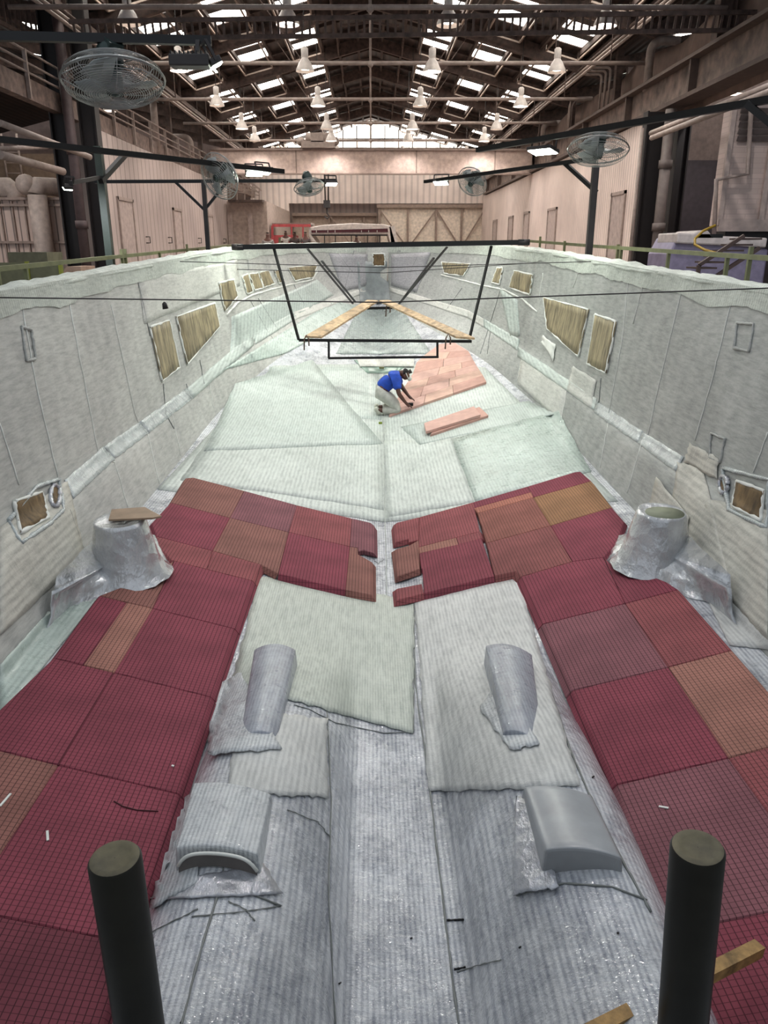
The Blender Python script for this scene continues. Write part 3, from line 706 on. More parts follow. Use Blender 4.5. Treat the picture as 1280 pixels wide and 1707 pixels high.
patch('glass_ply', [(595, 598), (690, 598), (690, 611), (600, 611)], G_WHITE, .03, n=(6, 3))
# aft floor plies
patch('glass_ply', [(432, 962), (690, 1000), (688, 1222), (385, 1140)], glass('green_grey_ply', (194, 200, 190), .02, 0, .05, (.35, .55), .5, .3), .008, n=(26, 26), rag=2, label='greenish cloth with a curved lower edge in the middle of the bottom')
patch('glass_ply', [(690, 1000), (862, 962), (968, 1310), (715, 1320)], G_LOOSE, .010, n=(26, 30), rag=2.5, label='cream striped cloth forward of the right tunnel')
patch('glass_ply', [(395, 1180), (545, 1200), (548, 1330), (380, 1320)], G_LOOSE, .010, n=(20, 16), rag=2.5)
patch('glass_ply', [(350, 1150), (400, 1120), (470, 1248), (346, 1258)], glass('ragged_white_cloth', (208, 212, 214), .02, 0, .05, (.35, .6), .5, .6, .2, ss=1, wet=.3), .022, n=(12, 12), rag=2.5, label='ragged cloth flap beside the narrow left box')
patch('glass_ply', [(800, 1180), (835, 1130), (900, 1240), (850, 1250)], MC['ragged_white_cloth'], .022, n=(12, 12), rag=2.5)
patch('glass_ply', [(330, 1460), (440, 1440), (470, 1490), (250, 1500)], G_WET, .010, n=(16, 10), rag=1.5, label='shiny wet cloth below the left vent box')
patch('glass_ply', [(288, 1335), (330, 1320), (330, 1470), (250, 1515)], MC['ragged_white_cloth'], .014, n=(10, 16), rag=2)
patch('glass_ply', [(858, 1330), (885, 1330), (930, 1480), (856, 1492)], G_WET, .02, n=(10, 18), rag=3, label='crumpled shiny cloth left of the grey box')
seam([(688, 1005), (690, 1220), (640, 1222), (560, 1205), (515, 1182), (490, 1175)], GRYS, .004)
seam([(690, 1000), (692, 1140), (712, 1280), (730, 1430), (748, 1580), (766, 1720)], GRYS, .006)
seam([(372, 1320), (372, 1460), (330, 1600), (300, 1720)], GRYS, .005)
seam([(545, 1180), (552, 1330), (548, 1500), (560, 1720)], GRYS, .004)  # grey line drawn in for the shade along the left tunnel's inner crease
seam([(868, 965), (905, 1110), (950, 1250), (985, 1330), (1040, 1440), (1085, 1520)], GRYS, .006)
seam([(250, 1498), (320, 1480), (400, 1482), (468, 1510)], GRYS, .005, name='loose_strand'); seam([(860, 1492), (940, 1472), (1020, 1478), (1078, 1500)], GRYS, .005, name='loose_strand')
for pts in ([(320, 1528), (400, 1520), (470, 1510)], [(380, 1502), (410, 1516), (425, 1535)], [(395, 1318), (450, 1308), (495, 1304), (508, 1330)], [(480, 1350), (530, 1370), (550, 1395)], [(240, 1560), (300, 1530), (330, 1515)], [(800, 1230), (870, 1232), (895, 1258)], [(640, 1008), (655, 1002), (680, 985)], [(620, 930), (630, 940), (640, 932)], [(760, 1620), (800, 1608), (835, 1600)]):
    seam(pts, GRYS, .0028, 1.5, name='loose_strand')
for pts in ([(745, 1534), (772, 1533)], [(757, 1616), (776, 1612)]): seam(pts, BLACK, .005, .3, name='dark_mark')
for (px, py) in ((805, 1297), (987, 1296), (1029, 1556), (865, 1580), (684, 1565), (565, 1640), (845, 1018), (905, 1066), (300, 1706)): seam([(px, py), (px+3, py-2)], BLACK, .004, .1, name='dark_mark')
for pts in ([(352, 725), (500, 760), (640, 775)], [(400, 712), (392, 640)], [(752, 732), (790, 838)], [(700, 742), (880, 700)], [(541, 700), (534, 800)], [(634, 600), (638, 740), (642, 880), (645, 1000)], [(380, 690), (460, 718), (540, 730)], [(880, 683), (930, 745), (990, 795)]):
    seam(pts, plain('pale_grey_line', (178, 184, 178), .6), .005)
# side walls: vertical panel joints
for pts in ([(115, 503), (165, 760), (190, 770)], [(185, 508), (225, 690), (236, 715)], [(36, 505), (60, 640), (98, 800)], [(0, 705), (32, 808)], [(190, 765), (213, 845)], [(246, 722), (266, 806)], [(287, 690), (302, 760)], [(348, 635), (356, 680)], [(395, 600), (398, 628)], [(430, 480), (440, 520)],
            [(1048, 455), (1038, 560), (1014, 690)], [(1076, 455), (1055, 540)], [(1139, 470), (1098, 640), (1080, 725), (1070, 735), (1045, 822)], [(1223, 485), (1190, 620), (1158, 735)], [(1014, 700), (1000, 780)], [(945, 640), (935, 708)], [(965, 450), (955, 480)], [(1280, 720), (1255, 788)], [(870, 600), (862, 632)], [(905, 455), (898, 500)]):
    seam(pts, WHT, .006, .6)
for pts in ([(228, 460), (250, 560)], [(272, 640), (276, 690), (290, 715)], [(310, 640), (318, 665)], [(1002, 630), (998, 672)], [(116, 850), (142, 925)], [(333, 600), (340, 640)]):
    seam(pts, GRYS, .008, .5)
# ledge tapes and overlays
patch('ledge_tape', [(108, 800), (172, 745), (192, 765), (122, 832)], G_LEDGE, .006, n=(14, 4), rag=.8, label='glossy resin-wet tape along the left ledge')
patch('ledge_tape', [(172, 745), (232, 704), (248, 722), (192, 765)], G_LEDGE, .006, n=(14, 4), rag=.8)
patch('ledge_tape', [(232, 704), (310, 648), (322, 664), (248, 722)], G_LEDGE, .006, n=(14, 4), rag=.8)
patch('ledge_tape', [(310, 648), (420, 556), (424, 574), (322, 664)], MC['milky_green_cloth'], .006, n=(16, 4), rag=.6)
patch('ledge_tape', [(424, 556), (490, 520), (490, 534), (426, 574)], MC['milky_green_cloth'], .006, n=(16, 4), rag=.5)
patch('ledge_tape', [(864, 578), (994, 664), (990, 684), (862, 594)], MC['milky_green_cloth'], .006, n=(16, 4), rag=.6)
patch('ledge_tape', [(994, 668), (1072, 720), (1062, 738), (990, 688)], G_LEDGE, .006, n=(14, 4), rag=.8)
patch('ledge_tape', [(1072, 720), (1140, 762), (1126, 786), (1062, 738)], G_LEDGE, .006, n=(14, 4), rag=.8)
patch('ledge_tape', [(806, 531), (866, 566), (862, 584), (806, 545)], MC['milky_green_cloth'], .006, n=(16, 4), rag=.5)
for q in ([(490, 520), (612, 478), (614, 486), (490, 534)], [(650, 479), (780, 517), (780, 530), (650, 486)], [(780, 517), (806, 531), (806, 545), (780, 530)]):
    patch('ledge_tape', q, G_WHITE, .006, n=(14, 4), rag=.5)
for q in ([(378, 525), (395, 505), (420, 492), (450, 483), (490, 473), (520, 467), (529, 452)], [(735, 458), (800, 475), (840, 483), (870, 498), (895, 520)], [(0, 0)]):
    if len(q) > 1: seam(q, WHT, .018, .4, name='knuckle_tape')
patch('glass_ply', [(386, 528), (528, 466), (556, 492), (384, 592)], MC['milky_green_cloth'], .004, n=(16, 8), rag=.5)
patch('glass_ply', [(368, 618), (556, 502), (612, 512), (480, 588)], G_GREEN, .004, n=(16, 8), rag=.5)
patch('glass_ply', [(548, 422), (613, 424), (613, 476), (572, 486)], glass('mauve_grey_cloth', (178, 177, 180), .05, 2, .06, (.4, .6), .4, .2, ss=.1), .005, n=(8, 8), rag=.4)
patch('glass_ply', [(652, 424), (718, 420), (694, 488), (652, 476)], MC['mauve_grey_cloth'], .005, n=(8, 8), rag=.4)
patch('glass_ply', [(598, 512), (668, 512), (720, 590), (560, 590)], glass('wet_forefoot', (170, 182, 178), .05, 0, .12, (.15, .4), .7, .5, .3), .005, n=(14, 12), rag=.5)
for pts in ([(560, 418), (600, 470)], [(590, 418), (575, 480)], [(700, 418), (672, 478)], [(725, 430), (690, 488)], [(770, 480), (745, 515)], [(835, 480), (815, 545), (800, 590)], [(818, 545), (812, 590)], [(417, 500), (450, 560)], [(430, 497), (462, 548)], [(490, 475), (508, 510)], [(412, 415), (414, 450)], [(452, 560), (470, 592)], [(640, 512), (640, 585)], [(608, 512), (655, 560)]):
    seam(pts, MC['grey_resin_line'], .007, .3)
# white cloth areas of the topsides
patch('glass_ply', [(230, 462), (395, 432), (400, 475), (240, 540)], G_WHITE, .005, n=(16, 8), rag=.8)
patch('glass_ply', [(0, 880), (112, 800), (142, 925), (0, 1060)], glass('striped_dry_cloth', (208, 206, 196), .055, 2, .08, (.5, .7), .3, .35), .008, n=(14, 14), rag=.8, label='cream cloth with level stripes around the near left window')
patch('glass_ply', [(1130, 770), (1170, 780), (1225, 1000), (1110, 900)], MC['striped_dry_cloth'], .010, n=(12, 14), rag=1.5, label='stitched white cloth draped behind the right pod')
patch('glass_ply', [(1150, 738), (1198, 765), (1195, 800), (1140, 770)], MC['striped_dry_cloth'], .014, n=(8, 6), rag=2)
patch('glass_ply', [(1170, 830), (1280, 850), (1280, 1068), (1222, 1005)], MC['striped_dry_cloth'], .009, n=(12, 14), rag=1)
patch('glass_ply', [(1094, 795), (1148, 862), (1140, 905), (1080, 850)], MC['striped_dry_cloth'], .03, n=(8, 8), rag=1, label='stiff triangular offcut of cloth behind the right pod')
patch('glass_ply', [(955, 610), (994, 635), (985, 680), (945, 650)], G_WHITE, .008, n=(8, 8), rag=.8)
patch('glass_ply', [(905, 560), (925, 575), (922, 602), (903, 570)], WHT, .02, n=(4, 6), rag=1.5)
patch('glass_ply', [(870, 585), (945, 640), (935, 705), (862, 640)], G_WHITE, .004, n=(8, 8), rag=.8)
patch('glass_ply', [(832, 480), (862, 500), (866, 560), (850, 560)], MC['milky_green_cloth'], .006, n=(6, 8), rag=.6)
patch('glass_ply', [(595, 436), (645, 436), (650, 505), (600, 505)], plain('grey_stem_cloth', (150, 156, 156), .4), .01, n=(4, 8), rag=.8)
# plywood window blanks with frayed borders
PLY = wood('weathered_plywood', (150, 138, 108), 5, (3, 3, .5))
def blank(c, label, fr=WHT, lift=.02, mat=None, curve=None):
    t = patch('window_blank', c, mat or PLY, lift, n=(6, 6), label=label, thick=.012)
    cc = c+[c[0]]; seam([tuple(q) for q in cc], fr, .017, .8, lift=.016, name='frayed_border', parent=t)
for c, lb in (([(250, 545), (282, 534), (299, 612), (270, 635)], 'narrow plywood window blank, left topside'),
              ([(294, 528), (358, 505), (366, 545), (312, 607)], 'broad plywood window blank with rounded corner, left topside'),
              ([(365, 472), (389, 466), (396, 494), (375, 518)], 'square plywood blank forward of the broad one, left topside'),
              ([(404, 460), (413, 457), (421, 486), (412, 490)], 'narrow plywood blank, first of the trio on the left bow'),
              ([(416, 457), (430, 455), (438, 480), (424, 484)], 'plywood blank, second of the trio on the left bow'),
              ([(432, 454), (447, 451), (457, 473), (440, 479)], 'plywood blank, third of the trio on the left bow'),
              ([(457, 451), (465, 449), (475, 470), (465, 472)], 'sliver of plywood blank behind the left scaffold hanger'),
              ([(480, 446), (528, 442), (523, 462), (492, 468)], 'trapezoid plywood blank on the left bow'),
              ([(906, 496), (981, 516), (964, 594), (912, 548)], 'broad plywood window blank with rounded corner, right topside'),
              ([(992, 524), (1027, 536), (1010, 622), (979, 606)], 'narrow plywood window blank, right topside'),
              ([(857, 451), (888, 458), (883, 491), (849, 479)], 'square plywood blank on the right bow'),
              ([(828, 447), (838, 446), (832, 474), (820, 471)], 'sliver of plywood blank on the right bow'),
              ([(736, 437), (784, 440), (772, 460), (741, 456)], 'trapezoid plywood blank on the right bow'),
              ([(621, 423), (641, 423), (641, 443), (622, 443)], 'small dark blank high on the stem'),
              ([(24, 836), (70, 820), (80, 862), (34, 888)], 'recessed plywood blank in the near left window'),
              ([(1228, 802), (1274, 818), (1268, 868), (1221, 843)], 'recessed plywood blank in the near right window')):
    blank(c, lb, mat=(wood('dark_plywood', (118, 96, 66), 6, (3, 3, .8)) if ('near' in lb or 'dark' in lb) else None))
def oval(cx, cy, rx, ry, label):
    P = []; m = MB(); n = 20
    for i in range(n):
        a = 2*math.pi*i/n; P.append((cx+rx*math.cos(a), cy+ry*math.sin(a)))
    pts = [hit(x, y, .02)[0] for x, y in P]; c, nn = hit(cx, cy, .02); m.add([c]+pts, [(0, i+1, (i+1) % n+1) for i in range(n)], True)
    o = m.obj('port_blank', MC['dark_plywood'], hull); o['label'] = label
    seam(P+[P[0]], G_WET, .02, .5, lift=.02, name='resin_border', sub=2)
oval(92, 826, 8, 18, 'oval port blank beside the near left window'); oval(1206, 808, 7, 14, 'oval port blank beside the near right window')
def padframe(c, label, mat=G_WALL, r_=.014):   # raised rectangular recess moulding on the topside
    seam(c+[c[0]], mat, r_, .8, lift=.008, name='recess_lip', label=label)
padframe([(14, 868), (60, 812), (98, 798), (106, 850), (84, 872), (36, 905)], 'resin-wet lip round the near left window', G_LEDGE, .02)
padframe([(36, 545), (52, 550), (60, 598), (44, 602)], 'small moulded recess high on the near left topside')
padframe([(1228, 538), (1256, 540), (1248, 586), (1224, 580)], 'small moulded recess high on the near right topside')
padframe([(1204, 780), (1282, 800), (1278, 880), (1215, 850)], 'resin-wet lip round the near right window', G_LEDGE, .02)
padframe([(1185, 722), (1208, 732), (1200, 770), (1182, 762)], 'torn moulded recess above the white cloth')
# boxes moulded on the shaft tunnels
def shell_box(name, label, corners, hts, mat, dome=.05, n=(10, 10), skirt=.02):
    """corners: near-left, near-right, far-right, far-left footprint (x,Y); hts: height above the tunnel at near and far ends"""
    A, B, C, D = [Vector(c) for c in corners]; nx, ny = n; g = []
    for j in range(ny+1):
        row = []
        for i in range(nx+1):
            u, v = i/nx, j/ny; p = (A.lerp(B, u)).lerp(D.lerp(C, u), v)
            cc = A.lerp(B, .5).lerp(D.lerp(C, .5), v); z = bott(cc.x-XK, cc.y)+hts[0]+(hts[1]-hts[0])*v-dome*(2*u-1)**2
            row.append(Vector((p.x, p.y, z)))
        g.append(row)
    m = MB(); W_ = nx+1; m.add([p for r in g for p in r], [(j*W_+i, j*W_+i+1, (j+1)*W_+i+1, (j+1)*W_+i) for j in range(ny) for i in range(nx)], True)
    ring = g[0][:]+[r[-1] for r in g[1:]]+g[-1][-2::-1]+[r[0] for r in g[-2:0:-1]]
    cx = sum((p.x for p in ring))/len(ring); cy = sum((p.y for p in ring))/len(ring); base = []
    for p in ring:
        q = Vector((p.x+(p.x-cx)*.06, p.y+(p.y-cy)*.04, 0)); q.z = bott(q.x-XK, q.y)-.02; base.append(q)
    k_ = len(ring); m.add(ring+base, [(i, (i+1) % k_, k_+(i+1) % k_, k_+i) for i in range(k_)])
    t = m.obj(name, mat, hull, bevel=.012); t['label'] = label; return t
GS = plain('grey_resin_blister', (150, 154, 158), .3, 0, .08, 5, .2)
G_BLUE = glass('blue_grey_cloth', (158, 163, 174), .02, 0, .08, (.25, .5), .6, .2, .2)
def foot(pts, z):
    return [tuple(hit(x, y)[0][:2]) for x, y in pts]
shell_box('shaft_log_box', 'narrow blue-grey moulded box on the left tunnel', foot([(400, 1232), (462, 1232), (494, 1112), (425, 1106)], 0), (.04, .17), G_BLUE, .05)
shell_box('shaft_log_box', 'narrow blue-grey moulded box on the right tunnel', foot([(838, 1232), (905, 1236), (885, 1112), (808, 1110)], 0), (.04, .17), G_BLUE, .05)
shell_box('vent_box', 'wide moulded box with an open crescent end on the left tunnel', foot([(297, 1456), (432, 1458), (452, 1332), (325, 1332)], 0), (.10, .03), MC['ragged_white_cloth'], .03)
shell_box('vent_box', 'smooth dark grey moulded box on the right tunnel', foot([(905, 1458), (1035, 1452), (985, 1328), (872, 1328)], 0), (.10, .03), GS, .03)
# crescent opening
m = MB(); n = 20; vs = []
fa, fb = [Vector(q) for q in foot([(300, 1457), (430, 1459)], 0)]
crest = max(bott(fa.lerp(fb, t).x-XK, fa.y) for t in (.3, .5, .7))
for i in range(n+1):
    u = i/n; q = fa.lerp(fb, u); zb = bott(q.x-XK, q.y)+.012; zt = crest+.075-.03*(2*u-1)**2-.05*abs(2*u-1)**6
    vs.append(((q.x, q.y-.016, zb), (q.x, q.y-.012, max(zt, zb+.004))))
for i in range(n): m.add([vs[i][0], vs[i+1][0], vs[i+1][1], vs[i][1]], [(0, 1, 2, 3)])
o = m.obj('vent_opening', plain('grey_foam_core', (112, 108, 106), .8), hull); o['label'] = 'grey crescent end of the left vent box'
MB().tube([Vector(v[1])+Vector((0, -.002, .004)) for v in vs], .008, 6).obj('vent_lip', WHT, hull)
# pods with cones
def pod(tx, ty, bxx, byy, foamcut, label, sgn, r0=.2, r1=.34, H=.52):
    b = PZ(bxx, byy, -2.62); c = Vector((b.x, b.y, 0)); c.z = bott(c.x-XK, c.y)+.02
    m = MB(); lean = sgn*.02
    rings = []; n = 28
    prof = [(r1*1.15, 0), (r1*.98, .06), (r1*.86, .16), (r0*1.22, .32), (r0*1.05, H-.04), (r0, H), (r0*.9, H-.01), (0.001, H-.03)]
    m.lathe([(a, h) for a, h in prof], c, (lean, -.03, 1), n, True, lambda j, k_: 1+.02*math.sin(k_*.9+j)+(.03 if j < 3 else 0)*math.sin(k_*3.1))
    o = m.obj('pod_cone', foil('foil_wet_cloth', (206, 209, 212)), hull); o['label'] = label
    return c
pl = pod(0, 0, 212, 948, 0, 'shiny resin-wet cone under the brown board', -1, .21, .33)
pr = pod(0, 0, 1090, 935, 0, 'shiny resin-wet cone with a flat mossy top', 1, .2, .33)
o = MB().lathe([(.19, 0), (.19, .008), (.001, .012)], pr+Vector((.01, -.015, .5)), n=24).obj('cone_top', plain('mossy_top', (120, 126, 104), .6), hull); o['label'] = 'dull green flat top of the right cone'
# foil skirts of the pods
def plinth(poly, lift, label):
    P = []; n0 = len(poly)
    for i in range(n0):
        for k_ in range(7): P.append(lp0(poly[i], poly[(i+1) % n0], k_/7))
    T = []
    for q in P:
        p, _ = hit(q[0]+random.uniform(-1, 1), q[1]+random.uniform(-1, 1), lift, True)
        T.append(Vector((p.x, p.y, max(p.z, bott(p.x-XK, p.y, False)+lift*.6)+random.uniform(-.008, .008))))
    c = sum(T, Vector())/len(T); n = len(T); rings = [T]
    for f, dn in ((.03, .35), (.05, .7), (.13, 1.0)):
        R_ = []
        for p in T:
            d = Vector((p.x-c.x, p.y-c.y, 0)); q = p+d.normalized()*(f+random.uniform(-.012, .012)); zb = bott(max(-2.6, min(2.6, q.x-XK)), q.y, False)
            q.z = p.z+(zb+.004-p.z)*dn; R_.append(q)
        rings.append(R_)
    m = MB(); vs = [c]+[p for R_ in rings for p in R_]
    fs = [(0, 1+i, 1+(i+1) % n) for i in range(n)]
    for r_ in range(3):
        for i in range(n): fs.append((1+r_*n+i, 1+r_*n+(i+1) % n, 1+(r_+1)*n+(i+1) % n, 1+(r_+1)*n+i))
    o = m.add(vs, fs, True).obj('cone_plinth', MC['foil_wet_cloth'], hull); o['label'] = label
def lp0(a, b, t): return (a[0]+(b[0]-a[0])*t, a[1]+(b[1]-a[1])*t)
plinth([(96, 958), (150, 905), (215, 885), (258, 892), (272, 928), (258, 944), (200, 958), (140, 975), (86, 992)], .12, 'crumpled glossy plinth carrying the left cone')
plinth([(1032, 893), (1060, 884), (1120, 884), (1152, 896), (1216, 958), (1218, 982), (1140, 963), (1080, 943), (1022, 922)], .12, 'crumpled glossy plinth carrying the right cone')
patch('glass_ply', [(0, 1108), (80, 1020), (170, 990), (0, 1200)], G_GREEN, .006, n=(12, 10), rag=.8)
patch('glass_ply', [(1150, 940), (1225, 1000), (1300, 1085), (1215, 1075)], G_LOOSE, .008, n=(12, 10), rag=.8)
# brown board on the left cone
p = pl+Vector((0, 0, .555)); zt = p.z
pts = [PZ(x, y, zt) for x, y in ((181, 866), (254, 863), (269, 860), (241, 845), (186, 849))]
o = MB().prism(pts, (0, 0, -.015)).obj('board_offcut', plain('brown_board', (146, 124, 102), .6)); tag(o, 'brown board offcut lying on top of the left cone', 'board')
a_, _ = hit(142, 941, .03); b_, _ = hit(169, 935, .03)
o = MB().tube([a_, b_], .018, 10).obj('marker_pen', plain('dark_navy_plastic', (22, 22, 48), .4)); tag(o, 'dark marker pen lying on the resin beside the left cone', 'pen')
# ================================================================ FOAM SHEETS
TH = .065
C_D = (135, 68, 80); C_R = (143, 82, 85); C_M = (132, 86, 93); C_B = (139, 96, 88); C_O = (152, 114, 84); C_T = (160, 114, 102)
SHEETS = [
 ('dull red-brown foam sheet with a clipped corner, far outer corner of the left wing', C_B, [(322, 796), (407, 818), (383, 863), (285, 838), (310, 797)]),
 ('mauve-red foam sheet along the forward edge of the left wing, second from the outside', C_M, [(407, 818), (495, 842), (481, 887), (383, 863)]),
 ('red foam sheet along the forward edge of the left wing, third from the outside', C_R, [(495, 842), (586, 864), (583, 911), (481, 887)]),
 ('narrow mauve-brown foam strip at the keel end of the left wing, forward half', C_M, [(586, 864), (617, 871), (623, 878), (623, 922), (606, 917), (597, 919), (596, 913), (583, 911)]),
 ('dark purple-red foam sheet beside the left cone', C_D, [(285, 838), (383, 863), (354, 918), (261, 894), (253, 872)]),
 ('brown foam sheet in the middle of the left wing', C_B, [(383, 863), (481, 887), (464, 956), (435, 941), (354, 918)]),
 ('dark red foam sheet on the aft left wing, next to the keel strip', C_D, [(481, 887), (583, 911), (576, 983), (464, 956)]),
 ('brown foam strip at the keel end of the left wing, aft half', C_B, [(583, 911), (596, 913), (597, 924), (608, 930), (620, 937), (620, 992), (576, 983)]),
 ('red foam strip below the dark sheet beside the left cone', C_R, [(261, 894), (354, 918), (345, 949), (287, 934), (265, 913)]),
 ('red foam sheet at the inside corner of the left wing', C_R, [(354, 918), (435, 941), (426, 955), (421, 968), (345, 949)]),
 ('dark red foam sheet of the left column, first below the wing', C_D, [(290, 935), (345, 949), (421, 968), (391, 1048), (254, 1014)]),
 ('brown foam wedge curving round the left cone', C_B, [(290, 935), (254, 1014), (166, 993), (205, 978), (250, 962), (276, 944)]),
 ('dark red foam sheet on the outer edge of the left column, below the brown wedge', C_D, [(166, 993), (211, 1004), (139, 1108), (90, 1097)]),
 ('narrow brown foam strip running down the left column', C_T, [(211, 1004), (254, 1014), (190, 1121), (139, 1108)]),
 ('dark red foam sheet, inner edge of left column, beside the narrow brown strip', C_D, [(254, 1014), (391, 1048), (352, 1162), (190, 1121)]),
 ('dark red foam sheet on the outer edge of the left column, above the brown one', C_D, [(90, 1097), (190, 1121), (97, 1275), (-52, 1238), (-40, 1222), (90, 1097)][:5]),
 ('large dark red foam sheet, inner edge of left column, above the long scratch', C_D, [(190, 1121), (352, 1162), (297, 1323), (97, 1275)]),
 ('brown foam sheet cut off by the left edge of the picture', C_B, [(-52, 1238), (97, 1275), (-60, 1515), (-260, 1465)]),
 ('dark red foam sheet with a long curved scratch, left column', C_D, [(97, 1275), (297, 1323), (215, 1572), (-60, 1515)]),
 ('shade-darkened plum foam sheet in the bottom left corner', (112, 58, 68), [(-60, 1515), (215, 1572), (150, 1770), (-260, 1760), (-260, 1470)]),  # base colour made darker to carry the shade of the corner
 ('red foam sheet at the keel end of the right wing, forward corner', C_R, [(662, 871), (699, 862), (698, 900), (681, 904), (681, 898), (659, 904), (658, 877)]),
 ('red foam sheet along the forward edge of the right wing', C_R, [(699, 862), (789, 837), (800, 886), (760, 896), (698, 912)]),
 ('thin pinkish foam strip between two dark strips, right wing', (176, 116, 100), [(790, 847), (886, 820), (889, 829), (796, 855)]),
 ('thin dark red foam strip on the forward edge of the right wing', C_D, [(789, 837), (879, 811), (886, 820), (790, 847)]),
 ('dark red foam sheet with a rounded corner, far outer corner of the right wing', C_D, [(879, 811), (958, 787), (967, 786), (985, 802), (889, 829)]),
 ('olive-brown foam sheet near the outer end of the right wing', C_O, [(889, 829), (985, 802), (1019, 846), (918, 876)]),
 ('brown-mauve foam sheet in the middle of the right wing, forward one', (140, 90, 82), [(796, 855), (889, 829), (918, 876), (811, 905)]),
 ('dark red foam sheet beside the right cone', C_D, [(918, 876), (1019, 846), (1040, 870), (1026, 904), (1006, 929), (954, 936)]),
 ('brown-mauve foam sheet at the inside corner of the right wing', (134, 82, 80), [(811, 905), (918, 876), (954, 936), (869, 961), (861, 952), (824, 960)]),
 ('small pinkish foam strip in the right wing above the large mauve-red sheet', C_T, [(698, 912), (760, 896), (764, 908), (699, 922)]),
 ('small dark foam strip filling the step in the right wing', C_R, [(760, 896), (800, 886), (803, 897), (764, 908)]),
 ('plum red foam sheet on the aft edge of the right wing', (130, 67, 77), [(699, 922), (803, 897), (824, 960), (706, 989), (704, 948), (702, 948)]),
 ('brown foam tooth between two slots at the keel, right wing', C_B, [(661, 915), (682, 909), (698, 900), (699, 948), (662, 961)]),
 ('dark red foam tooth below the lower slot at the keel, right wing', C_R, [(662, 981), (703, 973), (706, 989), (662, 1000)]),
 ('dark red foam sheet of the right column, first below the wing', C_D, [(869, 961), (954, 936), (1006, 929), (1042, 1006), (905, 1040)]),
 ('dark red foam wedge curving round the right cone', C_D, [(1006, 929), (1015, 938), (1060, 950), (1110, 970), (1130, 983), (1042, 1006)]),
 ('mauve foam sheet on the inner edge of the right column', C_M, [(905, 1040), (1042, 1006), (1114, 1112), (954, 1151)]),
 ('red foam sheet on the outer edge of the right column', C_R, [(1042, 1006), (1130, 983), (1219, 1084), (1114, 1112)]),
 ('deep red foam sheet on the inner edge of the right column, below the mauve one', C_D, [(954, 1151), (1114, 1112), (1215, 1263), (1028, 1308)]),
 ('tan foam sheet on the outer edge of the right column', C_T, [(1114, 1112), (1219, 1084), (1345, 1228), (1215, 1263)]),
 ('large mauve foam sheet beside the right post, with a white scrap on it', C_M, [(1028, 1308), (1215, 1263), (1385, 1498), (1110, 1556)]),
 ('red foam sheet cut off by the right edge of the picture', C_R, [(1215, 1263), (1345, 1228), (1560, 1460), (1385, 1498)]),
 ('dark red foam sheet under the wooden batten, bottom right', C_D, [(1110, 1556), (1560, 1460), (1600, 1770), (1185, 1770)])]
def inside(p, poly):
    x, y = p; r = False; n = len(poly)
    for i in range(n):
        (x1, y1), (x2, y2) = poly[i], poly[(i+1) % n]
        if (y1 > y) != (y2 > y) and x < (x2-x1)*(y-y1)/(y2-y1)+x1: r = not r
    return r
# floor heightfield extended as plane pair so sheets can reach outside the frame
def unproj_sheet(px, py):
    d = ray(px, py); z = -2.9
    for _ in range(40):
        p = d*(z/d.z); z2 = bott(max(-2.6, min(2.6, p.x-XK)), max(.3, p.y), False)+TH; z = z+.6*(z2-z)
    return d*(z/d.z)
PIX = [s[2] for s in SHEETS]; PLAN = [[unproj_sheet(*q) for q in s] for s in PIX]
for s in PLAN:   # keep inside the hull
    for p in s:
        lim = station(p.y)[1]-.06
        if abs(p.x-XK) > lim: p.x = XK+math.copysign(lim, p.x-XK)
P2 = [[(p.x, p.y) for p in s] for s in PLAN]
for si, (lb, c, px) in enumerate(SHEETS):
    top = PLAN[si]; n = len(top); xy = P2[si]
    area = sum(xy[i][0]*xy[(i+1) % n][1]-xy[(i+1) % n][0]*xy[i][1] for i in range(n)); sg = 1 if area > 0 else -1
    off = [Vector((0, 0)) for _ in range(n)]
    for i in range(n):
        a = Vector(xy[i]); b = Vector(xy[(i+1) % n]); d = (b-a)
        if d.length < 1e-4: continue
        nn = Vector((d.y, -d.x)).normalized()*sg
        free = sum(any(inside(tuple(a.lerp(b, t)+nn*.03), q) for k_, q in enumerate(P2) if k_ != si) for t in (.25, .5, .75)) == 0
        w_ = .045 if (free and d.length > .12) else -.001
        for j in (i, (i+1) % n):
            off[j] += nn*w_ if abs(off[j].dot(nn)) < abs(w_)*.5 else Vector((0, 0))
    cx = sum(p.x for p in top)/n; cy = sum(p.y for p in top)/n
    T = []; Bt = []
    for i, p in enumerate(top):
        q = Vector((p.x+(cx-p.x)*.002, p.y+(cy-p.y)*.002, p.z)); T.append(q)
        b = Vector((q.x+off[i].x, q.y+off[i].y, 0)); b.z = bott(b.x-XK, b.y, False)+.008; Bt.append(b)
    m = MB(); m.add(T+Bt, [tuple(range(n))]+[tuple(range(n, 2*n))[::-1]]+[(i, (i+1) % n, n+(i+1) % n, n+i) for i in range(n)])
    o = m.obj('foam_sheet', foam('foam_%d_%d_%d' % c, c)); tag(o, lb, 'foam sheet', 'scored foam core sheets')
    b = o.modifiers.new('bevel', 'BEVEL'); b.width = .006; b.segments = 1; b.limit_method = 'ANGLE'; b.angle_limit = .6
def onfoam(x, y, up=0): 
    p = unproj_sheet(x, y); p.z += up; return p
for pts, lb in (([(536, 1287+49), (0, 0)], None),): pass
scr = MB().tube([onfoam(190, 1336, .002), onfoam(205, 1345, .003), onfoam(228, 1351, .003), onfoam(264, 1353, .002)], .004, 6).obj('loose_thread', plain('dark_red_thread', (70, 18, 28), .7)); tag(scr, 'dark curved thread lying on the left dark red foam', 'thread')
